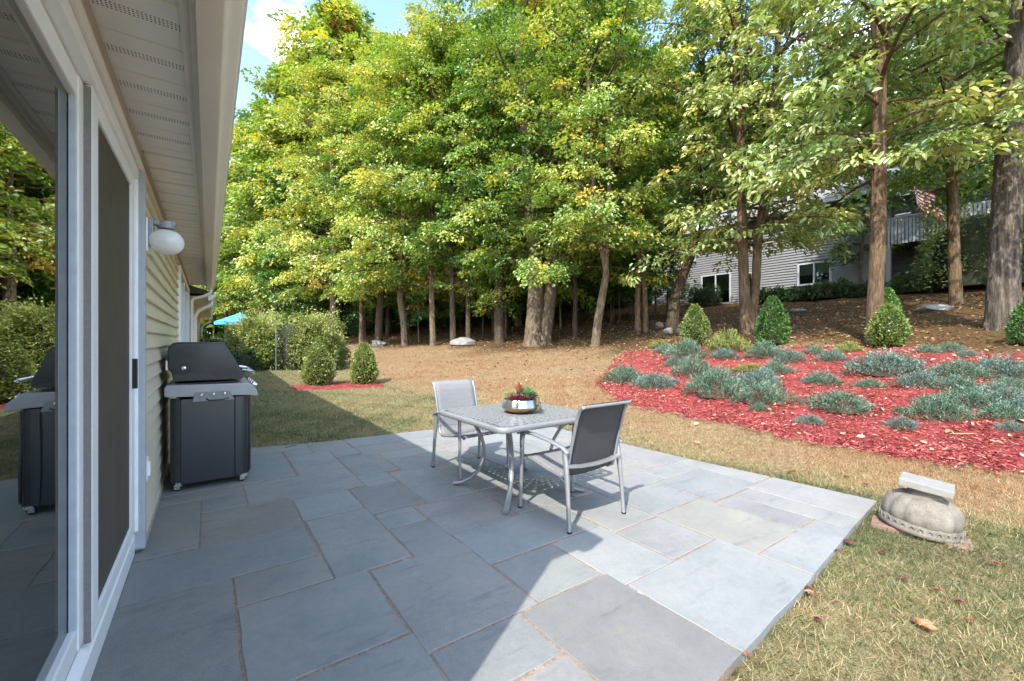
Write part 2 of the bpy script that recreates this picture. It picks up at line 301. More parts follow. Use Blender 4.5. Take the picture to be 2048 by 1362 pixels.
def make_patio():
    edge = [(-.40, near_edge(-.4)), (1.6, near_edge(1.6)), (2.75, near_edge(2.75)), (4.41, 1.09), (right_edge(1.88), 1.88), (right_edge(2.7), 2.7), (right_edge(3.6), 3.6), (4.19, far_edge(4.19)), (2.70, far_edge(2.7)), (1.42, far_edge(1.42)), (.99, far_edge(.99)), (.43, far_edge(.43)), (-.40, far_edge(-.4))]
    mo, nt, b = new_mat('sandy_mortar'); p = gpos(nt)
    n1 = noise(nt, p, 3, 5); n2 = noise(nt, p, 60, 5, .7)
    sx = N(nt, 'ShaderNodeSeparateXYZ'); nt.links.new(p, sx.inputs[0])
    c = mixc(nt, ramp(nt, [(.35, (0, 0, 0)), (.6, (1, 1, 1))], n1).outputs[0], (.19, .165, .135), (.28, .20, .14))
    c = mixc(nt, ramp(nt, [(.6, (0, 0, 0)), (.7, (1, 1, 1))], noise(nt, p, 5, 6, .7)).outputs[0], c, (.42, .40, .37))
    c = mixc(nt, .9, c, ramp(nt, [(.3, (.45, .45, .45)), (.7, (1.3, 1.3, 1.3))], n2).outputs[0], 'MULTIPLY')
    nt.links.new(c, b.inputs['Base Color']); b.inputs['Roughness'].default_value = .95; bump(nt, b, n2, .8, .006)
    base = MB().prism([(x * SC + (.012 if x < 0 else -.012 if x > 4 else 0), y * SC + (.012 if y < 1.2 else -.012 if y > 5.5 else 0)) for x, y in edge], -.22, -.005).build('patio', mo)
    tag(base, kind='structure')
    sm = stone_mat(); r = random.Random(3); g = .0048
    for x0, x1, y0, y1, c in SLABS:
        xa = x0 + g; pts = []
        def rx(y): return right_edge(y) if x1 == E_ else x1 - g
        def ny(x): return near_edge(x) if y0 == N_ else y0 + g
        def fy(x): return far_edge(x) if y1 == F_ else y1 - g
        xb0 = rx(ny(x1 if x1 != E_ else 4.3)); xb1 = rx(fy(x1 if x1 != E_ else 4.2))
        ll = [(xa, ny(xa)), (xb0, ny(xb0)), (xb1, fy(xb1)), (xa, fy(xa))]
        # hand-cut edges wander a little
        poly = []
        for k in range(4):
            (ax, ay), (bx, by) = ll[k], ll[(k + 1) % 4]
            L = math.hypot(bx - ax, by - ay); n = max(1, int(L / .09))
            for t in range(n):
                u = t / n; w = 0 if t == 0 else r.uniform(-.0032, .0026)
                poly.append(((ax + (bx - ax) * u - (by - ay) / L * w) * SC, (ay + (by - ay) * u + (bx - ax) / L * w) * SC))
        cx_ = sum(q[0] for q in poly) / len(poly); cy_ = sum(q[1] for q in poly) / len(poly)
        dz = r.uniform(-.0018, .0012); tx, ty = r.uniform(-.0014, .0014), r.uniform(-.0014, .0014)
        n = len(poly); vs = []
        for zz, ins in ((-.045, 0), (-.004, 0), (0, .004)):
            for (x, y) in poly:
                ux, uy = cx_ - x, cy_ - y; l = math.hypot(ux, uy)
                vs.append((x + ux / l * ins, y + uy / l * ins, zz + dz + tx * (x - cx_) + ty * (y - cy_)))
        fs = [(k, (k + 1) % n, n + (k + 1) % n, n + k) for k in range(n)] + [(n + k, n + (k + 1) % n, 2 * n + (k + 1) % n, 2 * n + k) for k in range(n)] + [tuple(range(2 * n, 3 * n))]
        o = MB().add(vs, fs).build('paving_stone', sm, base)
        f = r.uniform(.92, 1.07); t = r.uniform(-.012, .012)
        c = [v * .68 + w * .32 for v, w in zip(c, (.226, .232, .222))]; o.color = (c[0] * f + t * .6, c[1] * f, c[2] * f - t * .6, 1)
    return base
patio = make_patio()
# ================================================================ the house beside the patio
YE, Y1 = 11.74, 23.8                                 # far end of this unit, far end of the next one
def siding_mat(name, col, gap=.06):
    m, nt, b = new_mat(name); p = gpos(nt)
    st = N(nt, 'ShaderNodeMapping'); st.inputs['Scale'].default_value = (1, .35, 9); nt.links.new(p, st.inputs['Vector'])
    n1 = noise(nt, st.outputs[0], 14, 5, .6); n2 = noise(nt, p, .9, 4)
    c = mixc(nt, 1, ramp(nt, [(.3, tuple(v * .93 for v in col)), (.7, tuple(v * 1.05 for v in col))], n1).outputs[0], ramp(nt, [(.35, (.92, .92, .88)), (.7, (1.04, 1.03, 1.0))], n2).outputs[0], 'MULTIPLY')
    nt.links.new(c, b.inputs['Base Color']); b.inputs['Roughness'].default_value = .42; bump(nt, b, n1, .12, .003); return m
M_SIDE = siding_mat('beige_vinyl_siding', (.74, .67, .50))
M_WHITE = plain('white_vinyl', (.90, .90, .89), .38, var=.04, scale=6)
M_TRIM = plain('beige_aluminium_trim', (.76, .72, .66), .42, var=.06, scale=4)
M_GUT = plain('beige_gutter_paint', (.80, .75, .68), .36, var=.05, scale=3)
M_BEIGE = plain('beige_header', (.42, .36, .28), .5, var=.08, scale=5)
M_GREYTRIM = plain('grey_channel_trim', (.42, .43, .45), .45, var=.06)
M_SHEATH = plain('plain_wall_board', (.40, .37, .32), .8)
M_ROOM = plain('room_paint', (.42, .38, .33), .8)
M_FLOORB = plain('room_floor', (.16, .10, .06), .5)
M_SHINGLE = plain('grey_shingles', (.12, .11, .105), .9, var=.3, scale=25, bmp=.5)
def soffit_mat():
    m, nt, b = new_mat('perforated_soffit'); p = opos(nt)
    sx = N(nt, 'ShaderNodeSeparateXYZ'); nt.links.new(p, sx.inputs[0])
    def mth(op, a, bb=None):
        n = N(nt, 'ShaderNodeMath', operation=op)
        for i, v in enumerate((a, bb)):
            if v is None: continue
            if hasattr(v, 'node'): nt.links.new(v, n.inputs[i])
            else: n.inputs[i].default_value = v
        return n.outputs[0]
    pit = .0125
    fx = mth('SUBTRACT', mth('FRACT', mth('DIVIDE', sx.outputs['X'], pit)), .5); fy = mth('SUBTRACT', mth('FRACT', mth('DIVIDE', sx.outputs['Y'], pit)), .5)
    d = mth('SQRT', mth('ADD', mth('MULTIPLY', fx, fx), mth('MULTIPLY', fy, fy)))
    dot = mth('LESS_THAN', d, .27); band = mth('MULTIPLY', mth('GREATER_THAN', sx.outputs['Y'], .1125), mth('LESS_THAN', sx.outputs['Y'], .1625))
    n1 = noise(nt, gpos(nt), 5, 4)
    base = ramp(nt, [(.3, (.82, .79, .74)), (.7, (.87, .84, .79))], n1).outputs[0]
    c = mixc(nt, mth('MULTIPLY', dot, band), base, (.02, .02, .02)); nt.links.new(c, b.inputs['Base Color']); b.inputs['Roughness'].default_value = .45
    return m
def glass_mat(name, ior=6.0, tint=(.80, .90, .87)):
    m, nt, b = new_mat(name); nt.nodes.remove(b); out = [n for n in nt.nodes if n.type == 'OUTPUT_MATERIAL'][0]
    fr = N(nt, 'ShaderNodeFresnel', IOR=ior); tr = nt.nodes.new('ShaderNodeBsdfTransparent'); tr.inputs[0].default_value = (*tint, 1)
    gl = N(nt, 'ShaderNodeBsdfGlossy', Roughness=.012); gl.inputs['Color'].default_value = (.93, .97, .95, 1)
    w = noise(nt, gpos(nt), 2.2, 2); bp = N(nt, 'ShaderNodeBump', Strength=.05, Distance=.02); nt.links.new(w, bp.inputs['Height']); nt.links.new(bp.outputs[0], gl.inputs['Normal'])
    mx = nt.nodes.new('ShaderNodeMixShader'); nt.links.new(fr.outputs[0], mx.inputs[0]); nt.links.new(tr.outputs[0], mx.inputs[1]); nt.links.new(gl.outputs[0], mx.inputs[2]); nt.links.new(mx.outputs[0], out.inputs[0]); return m
M_GLASS = glass_mat('window_glass')
def make_house():
    H = thing('house', (-.39, .76, 0), 'beige clapboard house with white sliding glass door along the bluestone patio', 'house')
    def part(mb, name, mat, parent=H, **kw):
        o = mb.build(name, mat, parent, **kw)
        o.matrix_parent_inverse = Matrix.Translation((.39, -.76, 0)); return o
    def sub(mb, name, mat, parent, **kw): return mb.build(name, mat, parent, **kw)
    X0, Y0 = -.39, .76
    w = MB()
    w.box(-.47, X0, Y0, .86, -.1, 2.62); w.box(-.47, X0, .86, 3.56, 2.42, 2.62); w.box(-.47, X0, 3.56, 7.70, -.1, 2.62)
    w.box(-.47, X0, 7.70, 10.84, -.1, .85); w.box(-.47, X0, 7.70, 10.84, 2.42, 2.62); w.box(-.47, X0, 10.84, YE, -.1, 2.62)
    w.box(-8, -.472, Y0, Y0 + .1, -.1, 2.62); w.box(-8.1, -8.0, Y0, YE, -.1, 2.62); w.box(-8, -.472, YE - .1, YE, -.1, 2.62)
    part(w, 'wall', M_SHEATH)
    part(MB().box(-7.98, -.475, Y0 + .12, YE - .12, -.06, -.02), 'floor', M_FLOORB)
    part(MB().box(-7.98, -.475, Y0 + .12, YE - .12, 2.56, 2.60), 'ceiling', M_ROOM)
    part(MB().box(-3.6, -3.5, Y0 + .12, YE - .12, -.018, 2.558), 'partition', M_ROOM)
    # clapboards
    ex = .1145
    for k in range(22):
        z = .035 + k * ex
        prof = [(-.388, z), (-.346, z), (-.344, z + .006), (-.369, z + ex + .004), (-.388, z + ex + .004)]
        for ya, yb in ([(3.622, 7.66), (10.88, YE)] if z > .75 and z < 2.36 else [(3.622, YE)]):
            part(MB().extrude_y(prof, ya, yb), 'siding_board', M_SIDE)
    part(MB().box(-.388, -.352, .80, 3.62, 2.468, 2.575).box(-.388, -.345, 3.622, YE, 2.556, 2.578), 'frieze_board', M_BEIGE, bevel=.003)
    part(MB().extrude_y([(-.388, 2.43), (-.350, 2.43), (-.340, 2.445), (-.340, 2.462), (-.388, 2.466)], .80, 3.63), 'door_head_trim', M_TRIM)
    part(MB().box(-.388, -.330, 3.565, 3.618, .03, 2.428), 'channel_trim', M_GREYTRIM, bevel=.004)
    part(MB().box(-.388, -.330, .765, .858, -.04, 2.57), 'corner_board', M_TRIM, bevel=.004)
    part(MB().box(-.388, -.338, 3.622, YE, -.10, .033), 'starter_strip', M_SHEATH)
    # soffit, fascia, gutter, roof
    sme = MB().box(-.385, -.088, .004, .3008, 0, .012).add([(-.385, .006, -.004), (-.088, .006, -.004), (-.088, .016, 0.001), (-.385, .016, 0.001), (-.385, .001, 0.001), (-.088, .001, 0.001)], [(0, 1, 2, 3), (4, 5, 1, 0)]).build('soffit_panel', soffit_mat(), H)
    n = int((YE - Y0) / .3048)
    for k in range(n):
        o = sme if k == 0 else sme.copy()
        if k: COL.objects.link(o)
        o.parent = H; o.location = (.39, k * .3048 + .01, 2.582)
    part(MB().extrude_y([(-.092, 2.60), (-.092, 2.571), (-.078, 2.566), (-.060, 2.571), (-.060, 2.553), (-.040, 2.553), (-.040, 2.70), (-.092, 2.70)], Y0, YE), 'fascia', M_TRIM)
    gp = [(-.038, 2.505), (.040, 2.502), (.047, 2.507), (.055, 2.53), (.072, 2.555), (.098, 2.575), (.108, 2.59), (.108, 2.612), (.118, 2.614), (.118, 2.622), (.100, 2.622), (.098, 2.594), (.066, 2.568), (.046, 2.535), (.036, 2.514), (-.030, 2.514), (-.030, 2.62), (-.038, 2.62)]
    part(MB().extrude_y(gp, Y0, YE), 'gutter', M_GUT, sm=40)
    part(MB().extrude_y([(.06, 2.636), (.06, 2.655), (-4.2, 4.36), (-8.5, 2.655), (-8.5, 2.61), (-4.2, 4.30), (-.4, 2.70), (-.036, 2.632)], Y0, YE + .02), 'roof', M_SHINGLE)
    part(MB().add([(-8.05, Y0 + .05, 2.62), (-.45, Y0 + .05, 2.62), (-4.2, Y0 + .05, 4.27)], [(0, 1, 2)]), 'gable_wall', M_SHEATH)
    part(MB().add([(-8.05, YE - .05, 2.62), (-.45, YE - .05, 2.62), (-4.2, YE - .05, 4.27)], [(0, 2, 1)]), 'gable_wall', M_SHEATH)
    ds = [(.03, YE - .12, 2.51), (.03, YE - .12, 2.44), (.02, YE - .12, 2.40), (-.10, YE - .12, 2.33), (-.27, YE - .12, 2.27), (-.305, YE - .12, 2.22), (-.308, YE - .12, 2.1), (-.308, YE - .12, .18), (-.27, YE - .12, .08), (-.12, YE - .12, .04)]
    part(MB().tube(ds, .042, 8, flat=.8), 'downspout', M_GUT, sm=35)
    # window far along the wall
    fr = MB(); wy0, wy1, wz0, wz1 = 7.70, 10.84, .85, 2.42
    fr.box(-.40, -.325, wy0 - .04, wy0 + .06, wz0, wz1); fr.box(-.40, -.325, wy1 - .06, wy1 + .04, wz0, wz1); fr.box(-.40, -.327, wy0 + .06, wy1 - .06, wz1 - .08, wz1); fr.box(-.40, -.315, wy0 + .06, wy1 - .06, wz0, wz0 + .07); fr.box(-.40, -.34, 9.23, 9.31, wz0 + .07, wz1 - .08)
    wf = part(fr, 'window', M_WHITE, bevel=.004)
    sub(MB().box(-.392, -.388, wy0 + .06, wy1 - .06, wz0 + .07, wz1 - .08), 'pane', M_GLASS, wf)
    # sliding door: frame with head, jambs and sill
    f = MB(); f.box(-.47, -.362, 3.528, 3.563, .152, 2.36); f.box(-.47, -.362, .862, .93, .152, 2.36); f.box(-.47, -.362, .862, 3.563, 2.362, 2.428)
    d = part(f, 'sliding_door', M_WHITE, bevel=.004)
    f = MB(); f.extrude_y([(-.47, -.04), (-.384, -.04), (-.380, .118), (-.386, .128), (-.41, .150), (-.47, .15)], .862, 3.58); sub(f, 'sill', M_WHITE, d, bevel=.002)
    sub(MB().box(-.45, -.442, .932, 3.527, .151, .172).box(-.418, -.412, .932, 3.527, .151, .166), 'track', plain('track_metal', (.36, .32, .27), .5), d)
    # glazed leaf
    yg0, yg1 = .934, 2.15
    sub(MB().box(-.452, -.400, 2.258, 2.42, .175, 2.355), 'stile', M_WHITE, d, bevel=.006)
    sub(MB().box(-.452, -.404, yg0, 2.256, .175, .262), 'bottom_rail', M_WHITE, d, bevel=.006)
    sub(MB().box(-.452, -.404, yg0, 2.256, 2.27, 2.355), 'top_rail', M_WHITE, d, bevel=.006)
    sub(MB().box(-.434, -.428, yg0, 2.257, .255, 2.275), 'glass_pane', M_GLASS, d)
    sub(MB().box(-.427, -.404, 2.244, 2.2565, .262, 2.27), 'stile_face_strip', plain('sky_tinted_strip', (.60, .64, .68), .4), d, bevel=.003)  # strip on the stile's near face, sky light's blue grey put into its colour
    sub(MB().box(-.399, -.379, 2.327, 2.336, .16, 2.35), 'weather_strip', plain('grey_pile', (.24, .225, .20), .95, var=.1, scale=70, bmp=.8), d)
    # insect screen leaf
    sub(MB().box(-.399, -.376, 2.337, 2.449, .155, 2.36), 'screen_stile', M_WHITE, d, bevel=.005)
    sub(MB().box(-.399, -.376, 3.386, 3.526, .155, 2.36), 'screen_stile', M_WHITE, d, bevel=.005)
    sub(MB().box(-.399, -.376, 2.449, 3.386, .155, .235), 'screen_rail', M_WHITE, d, bevel=.005)
    sub(MB().box(-.399, -.376, 2.449, 3.386, 2.28, 2.36), 'screen_rail', M_WHITE, d, bevel=.005)
    ms = plain('dark_insect_screen', (.085, .075, .06), .6, var=.1, scale=3, spec=.3)
    sub(MB().box(-.390, -.387, 2.449, 3.386, .235, 2.28), 'insect_screen', ms, d)
    sub(MB().box(-.376, -.352, 3.40, 3.425, 1.06, 1.24), 'handle', plain('black_plastic', (.012, .012, .013), .4), d, bevel=.004)
    for ch in d.children: pass
    return H
house = make_house()
def make_next_unit():
    H = thing('house', (-.35, YE, 0), 'lower beige house section beyond the downspout with its own white gutter', 'house')
    inv = Matrix.Translation((.35, -YE, 0))
    def part(mb, name, mat, **kw):
        o = mb.build(name, mat, H, **kw); o.matrix_parent_inverse = inv; return o
    part(MB().box(-7.9, -.36, YE + .03, Y1, -.1, 2.38), 'wall', M_SHEATH)
    mb = MB()
    for k in range(20):
        z = .035 + k * .1145; mb.extrude_y([(-.358, z), (-.316, z), (-.314, z + .006), (-.339, z + .1185), (-.358, z + .1185)], YE + .14, Y1)
    o = part(mb, 'siding', M_SIDE); o['kind'] = 'stuff'
    part(MB().box(-.358, -.02, YE + .03, Y1, 2.325, 2.338), 'soffit', M_TRIM)
    part(MB().extrude_y([(-.02, 2.26), (.05, 2.26), (.12, 2.36), (.12, 2.39), (-.02, 2.39)], YE + .03, Y1), 'gutter', plain('white_gutter', (.72, .72, .71), .4))
    part(MB().extrude_y([(.08, 2.40), (.08, 2.43), (-4.2, 3.9), (-8.4, 2.43), (-8.4, 2.40)], YE + .03, Y1), 'roof', M_SHINGLE)
    part(MB().tube([(.04, Y1 - .15, 2.27), (.04, Y1 - .15, 2.2), (-.2, Y1 - .15, 2.05), (-.27, Y1 - .15, 1.9), (-.27, Y1 - .15, -.05)], .045, 8), 'downspout', M_GUT, sm=35)
    part(MB().tube([(.04, YE + .6, 2.27), (.04, YE + .6, 2.2), (-.2, YE + .6, 2.05), (-.27, YE + .6, 1.9), (-.27, YE + .6, -.05)], .045, 8), 'downspout', M_GUT, sm=35)
    return H
make_next_unit()
def make_lamp():
    y, z = 3.68, 2.03
    L = thing('wall_lamp', (-.345, y, z), 'white globe lamp on grey metal arm screwed to the clapboard wall', 'wall lamp')
    ga = plain('cast_grey_metal', (.34, .35, .36), .5, .35, var=.2, scale=30, bmp=.3)
    MB().box(0, .022, -.075, .075, -.10, .12).build('back_plate', M_WHITE, L, bevel=.006)
    MB().box(.022, .048, -.035, .035, -.06, .125).box(.048, .16, -.032, .032, .085, .12).build('arm', ga, L, bevel=.006)
    MB().lathe([(.034, .122), (.046, .116), (.05, .085), (.047, .072)], 20, (.112, 0, 0)).build('cap', ga, L, sm=40)
    m, nt, b = new_mat('opal_glass'); b.inputs['Base Color'].default_value = (.86, .83, .76, 1); b.inputs['Roughness'].default_value = .12; b.inputs['Subsurface Weight'].default_value = .25; b.inputs['Subsurface Radius'].default_value = (.03, .03, .025)
    nt.links.new(ramp(nt, [(.3, (.82, .79, .72)), (.7, (.88, .86, .80))], noise(nt, opos(nt), 6)).outputs[0], b.inputs['Base Color'])
    prof = [(.097 * math.sin(a), -.018 - .088 * math.cos(a)) for a in np.linspace(.03, math.pi * .84, 16)]
    MB().lathe(prof, 28, (.112, 0, 0)).build('globe', m, L, sm=60)
make_lamp()
def make_outlet():
    o = thing('electrical_outlet', (-.345, 3.70, .50), 'white outdoor outlet cover low on the clapboard wall beside the door', 'outlet')
    MB().box(-.01, .016, -.045, .045, -.075, .075).build('cover_plate', M_WHITE, o, bevel=.006)
    MB().box(.016, .028, -.018, .018, -.045, .045).build('flap', M_WHITE, o, bevel=.004)
make_outlet()
# ================================================================ gas grill
M_BLACK = plain('black_enamel', (.022, .024, .028), .32, var=.2, scale=20)
M_BLACKP = plain('black_plastic', (.012, .012, .013), .4)
M_STEEL = plain('brushed_steel', (.62, .62, .63), .28, 1.0, var=.08, scale=40)
M_CHROME = plain('polished_steel', (.80, .80, .80), .12, 1.0, var=.04)
def make_grill():
    G = thing('gas_grill', (0, 5.3, 0), 'black gas grill with grey side shelf standing against the clapboard wall', 'grill')
    dy = -5.3
    def P(mb, name, mat, parent=G, **kw):
        mb.v = [(x, y + dy, z) for x, y, z in mb.v]; return mb.build(name, mat, parent, **kw)
    m, nt, b = new_mat('dark_stainless_panel'); p = opos(nt)
    st = N(nt, 'ShaderNodeMapping'); st.inputs['Scale'].default_value = (1, 1, 26); nt.links.new(p, st.inputs['Vector'])
    f = noise(nt, st.outputs[0], 3, 4); nt.links.new(ramp(nt, [(.3, (.085, .093, .110)), (.7, (.090, .098, .116))], f).outputs[0], b.inputs['Base Color'])
    b.inputs['Metallic'].default_value = .92; nt.links.new(ramp(nt, [(.3, (.275,) * 3), (.7, (.29,) * 3)], f).outputs[0], b.inputs['Roughness'])
    ya, yb = 4.80, 5.86
    cab = P(MB().box(-.225, .30, ya + .012, yb - .012, .075, .815), 'cabinet', M_BLACKP, bevel=.01)
    for y0, y1 in ((ya, ya + .012), (yb - .012, yb)):
        P(MB().box(-.205, .195, y0, y1, .062, .822), 'side_panel', m, cab, bevel=.004)
    # rounded rear and front corner columns
    for yc, s in ((ya, 1), (yb, -1)):
        r = .058
        arc = [(-.283 + r - r * math.cos(t), yc + s * (r - r * math.sin(t))) for t in np.linspace(0, math.pi / 2, 7)] + [(-.21, yc), (-.21, yc + s * .07), (-.283, yc + s * .07)]
        P(MB().prism(arc if s < 0 else arc[::-1], .085, .83), 'rear_column', M_BLACK, cab, sm=50)
        r = .075
        arc = [(.205, yc)] + [(.318 - r + r * math.sin(t), yc + s * (r - r * math.cos(t))) for t in np.linspace(0, math.pi / 2, 8)] + [(.318, yc + s * .10), (.205, yc + s * .10)]
        P(MB().prism(arc if s > 0 else arc[::-1], .075, .82), 'front_column', m, cab, sm=50)
    P(MB().box(.318, .332, ya + .06, yb - .06, .09, .80), 'door', m, cab, bevel=.004)
    # grey rim with sloped front and the folded side shelf
    rim = [(-.318, .862), (-.318, .935), (-.300, .957), (.315, .945), (.372, .885), (.388, .828), (.380, .815), (.30, .83), (-.30, .852)]
    M_RIM = plain('grey_painted_rim', (.33, .335, .35), .38, .25, var=.06)
    P(MB().extrude_y(rim[::-1], ya - .035, yb + .035), 'rim', M_RIM, bevel=.008)
    sh = P(MB().prism([(-.118, .80), (-.105, .884), (.155, .884), (.195, .80)], 0, .006), 'shelf_bracket', plain('grey_bracket', (.23, .235, .25), .4, .25))
    me = sh.data
    for v in me.vertices:
        x, y, z = v.co; v.co = (x, ya - .0365 - z + dy, (y - dy))
    for x in (-.055, .035, .118):
        k = P(MB().lathe([(.013, 0), (.013, .006), (.008, .012), (.0001, .012)], 14), 'stud', M_CHROME)
        k.rotation_euler = (math.pi / 2, 0, 0); k.location = (x, ya - .043 + dy, .858); k.data.transform(Matrix.Translation((0, -dy, 0)))
    P(MB().tube([(-.02, ya - .04, .822), (.0, ya - .062, .806), (.10, ya - .062, .806), (.15, ya - .04, .82)], .006, 6), 'wire_loop', M_BLACKP, sm=40)
    for yk in (5.0, 5.2, 5.4, 5.6):
        kb = P(MB().lathe([(.030, 0), (.030, .012), (.022, .016), (.020, .042), (.0001, .044)], 16), 'knob', M_CHROME, sm=40)
        kb.data.transform(Matrix.Translation((0, -dy, 0))); kb.rotation_euler = (0, math.pi / 2 + .35, 0); kb.location = (.352, yk + dy, .915)
        rr = P(MB().lathe([(.034, -.004), (.034, .004)], 16), 'knob_ring', plain('red_ring', (.45, .03, .03), .4), kb); rr.data.transform(Matrix.Translation((0, -dy, 0)))
    P(MB().box(-.24, .20, ya + .02, ya + .10, .958, .964), 'shelf_insert', M_BLACK)
    # lid
    la, lb = ya + .045, yb - .045
    prof = [(-.262, .985), (-.272, 1.06), (-.300, 1.10), (-.303, 1.255), (-.292, 1.300), (-.262, 1.327), (-.225, 1.335), (.10, 1.330), (.128, 1.318), (.150, 1.285), (.272, 1.035), (.276, 1.005), (.255, .978), (-.245, .978)]
    lid = P(MB().extrude_y(prof[::-1], la, lb), 'lid', M_BLACK, bevel=.016, seg=3, sm=40)
    # raised relief of the lid's end casting
    rl = [(-.262, 1.045), (-.12, 1.05), (-.098, 1.065), (-.058, 1.17), (-.045, 1.178), (-.03, 1.17), (.005, 1.06), (.03, 1.02), (.05, 1.01), (.262, 1.012), (.255, .985), (-.255, .985)]
    r_ = MB(); n = len(rl); r_.add([(x, la - .005, z) for x, z in rl] + [(x, la + .004, z) for x, z in rl], [tuple(range(n)), *[(i, n + i, n + (i + 1) % n, (i + 1) % n) for i in range(n)]]); P(r_, 'lid_end_relief', M_BLACK, lid)
    k = P(MB().lathe([(.016, 0), (.016, .006), (.006, .008), (.0001, .008)], 14), 'lid_bolt', M_CHROME, lid); k.data.transform(Matrix.Translation((0, -dy, 0))); k.rotation_euler = (math.pi / 2, 0, 0); k.location = (-.185, la - .001 + dy, 1.10)
    P(MB().box(-.318, -.296, la + .05, la + .09, 1.08, 1.17), 'lid_hinge', M_STEEL, lid, bevel=.004)
    P(MB().tube([(.268, la + .10, 1.06), (.345, la + .08, 1.043), (.365, la + .06, 1.035), (.365, lb - .06, 1.035), (.345, lb - .08, 1.043), (.268, lb - .10, 1.06)], .014, 10), 'lid_handle', M_CHROME, lid, sm=40)
    # casters
    for cx_ in (-.225, .27):
        for cy_ in (ya + .045, yb - .045):
            c = P(MB().box(cx_ - .018, cx_ + .03, cy_ - .024, cy_ + .024, .045, .076).box(cx_ - .03, cx_ + .012, cy_ - .026, cy_ - .020, .02, .06).box(cx_ - .03, cx_ + .012, cy_ + .020, cy_ + .026, .02, .06), 'caster', M_STEEL)
            w = P(MB().lathe([(.010, -.016), (.030, -.016), (.033, -.010), (.033, .010), (.030, .016), (.010, .016)], 18), 'caster_wheel', M_BLACKP, c, sm=40)
            w.data.transform(Matrix.Translation((0, -dy, 0))); w.rotation_euler = (math.pi / 2, 0, 0); w.location = (cx_ - .01, cy_ + dy, .033)
            h = P(MB().lathe([(.001, -.019), (.012, -.019), (.012, .019), (.001, .019)], 12), 'caster_hub', M_WHITE, c); h.data.transform(Matrix.Translation((0, -dy, 0))); h.rotation_euler = (math.pi / 2, 0, 0); h.location = (cx_ - .01, cy_ + dy, .033)
    return G
make_grill()
# ================================================================ table with pierced top
M_ALU = plain('silver_powder_coat', (.31, .313, .315), .36, .55, var=.07, scale=30)
M_TOP = plain('silver_table_top', (.235, .238, .235), .48, .25, var=.07, scale=25, bmp=.12)
TCX, TCY, TZ, TS = 2.285, 3.125, .697, 1.085
def make_table():
    T = thing('patio_table', (TCX, TCY, 0), 'square silver metal patio table with pierced sunburst top and curved legs', 'table')
    NR = 44; rings = [.085, .11]
    a = .5 * TS - .055; hw = .5 * TS
    def bound(t, half, r):
        # rounded square
        c, s = math.cos(t), math.sin(t); q = half / max(abs(c), abs(s)); x, y = q * c, q * s
        k = half - r
        if abs(x) > k and abs(y) > k:
            cx_, cy_ = math.copysign(k, x), math.copysign(k, y); b = c * cx_ + s * cy_; q = b + math.sqrt(max(0, b * b - (cx_ * cx_ + cy_ * cy_ - r * r))); x, y = q * c, q * s
        return math.hypot(x, y)
    th = []
    for k in range(NR):
        c0 = 2 * math.pi * (k + .5) / NR; th += [c0 - .031, c0 + .031]
    n = len(th); fr = [0.0, .20, .26, .34, .38, .46, .50, .58, .62, .70, .745, .825, .87, .935, 1.0]
    vs, idx = [], {}
    top, bot = [], []
    for lay, z in ((0, TZ), (1, TZ - .012)):
        for j, q in enumerate(fr):
            for i, t in enumerate(th):
                R1 = bound(t, a, .05); r = .06 + (R1 - .06) * q
                idx[lay, j, i] = len(vs); vs.append((r * math.cos(t), r * math.sin(t), z))
    J = len(fr)
    solid = lambda j, i: not (i % 2 == 0 and j % 2 == 1 and 1 <= j < J - 1 and (j >= 5 or (i // 2) % 2 == 0))
    fs = []
    for j in range(J - 1):
        for i in range(n):
            i2 = (i + 1) % n
            if solid(j, i):
                fs.append((idx[0, j, i], idx[0, j + 1, i], idx[0, j + 1, i2], idx[0, j, i2])); fs.append((idx[1, j, i], idx[1, j, i2], idx[1, j + 1, i2], idx[1, j + 1, i]))
            else:
                for (p, q) in (((j, i), (j + 1, i)), ((j + 1, i), (j + 1, i2)), ((j + 1, i2), (j, i2)), ((j, i2), (j, i))):
                    fs.append((idx[0, p[0], p[1]], idx[1, p[0], p[1]], idx[1, q[0], q[1]], idx[0, q[0], q[1]]))
    mb = MB().add(vs, fs)
    mb.add([vs[idx[0, 0, i]] for i in range(n)], [tuple(range(n))])
    mb.build('table_top', M_TOP, T)
    # heavy rolled rim
    ts = [2 * math.pi * i / 96 for i in range(96)]
    rv, rf = [], []
    pr = [(-.055, TZ), (-.05, TZ + .002), (-.008, TZ + .002), (0, TZ - .006), (0, TZ - .034), (-.006, TZ - .040), (-.03, TZ - .040), (-.055, TZ - .014)]
    for t in ts:
        R0 = bound(t, hw, .06)
        for (o, z) in pr: rv.append(((R0 + o) * math.cos(t), (R0 + o) * math.sin(t), z))
    m = len(pr)
    for i in range(96):
        for k in range(m): rf.append((i * m + k, ((i + 1) % 96) * m + k, ((i + 1) % 96) * m + (k + 1) % m, i * m + (k + 1) % m))
    MB().add(rv, rf).build('rim', M_TOP, T, sm=50)
    for k in range(4):
        an = math.pi / 4 + k * math.pi / 2; c, s = math.cos(an), math.sin(an)
        cp = [(.53, TZ - .03), (.49, TZ - .06), (.40, .58), (.335, .47), (.305, .36), (.315, .25), (.36, .15), (.43, .075), (.52, .032), (.60, .018)]
        MB().tube([(r * c, r * s, z) for r, z in cp], .0225, 8, flat=.68).build('leg', M_ALU, T, sm=50)
    return T
make_table()
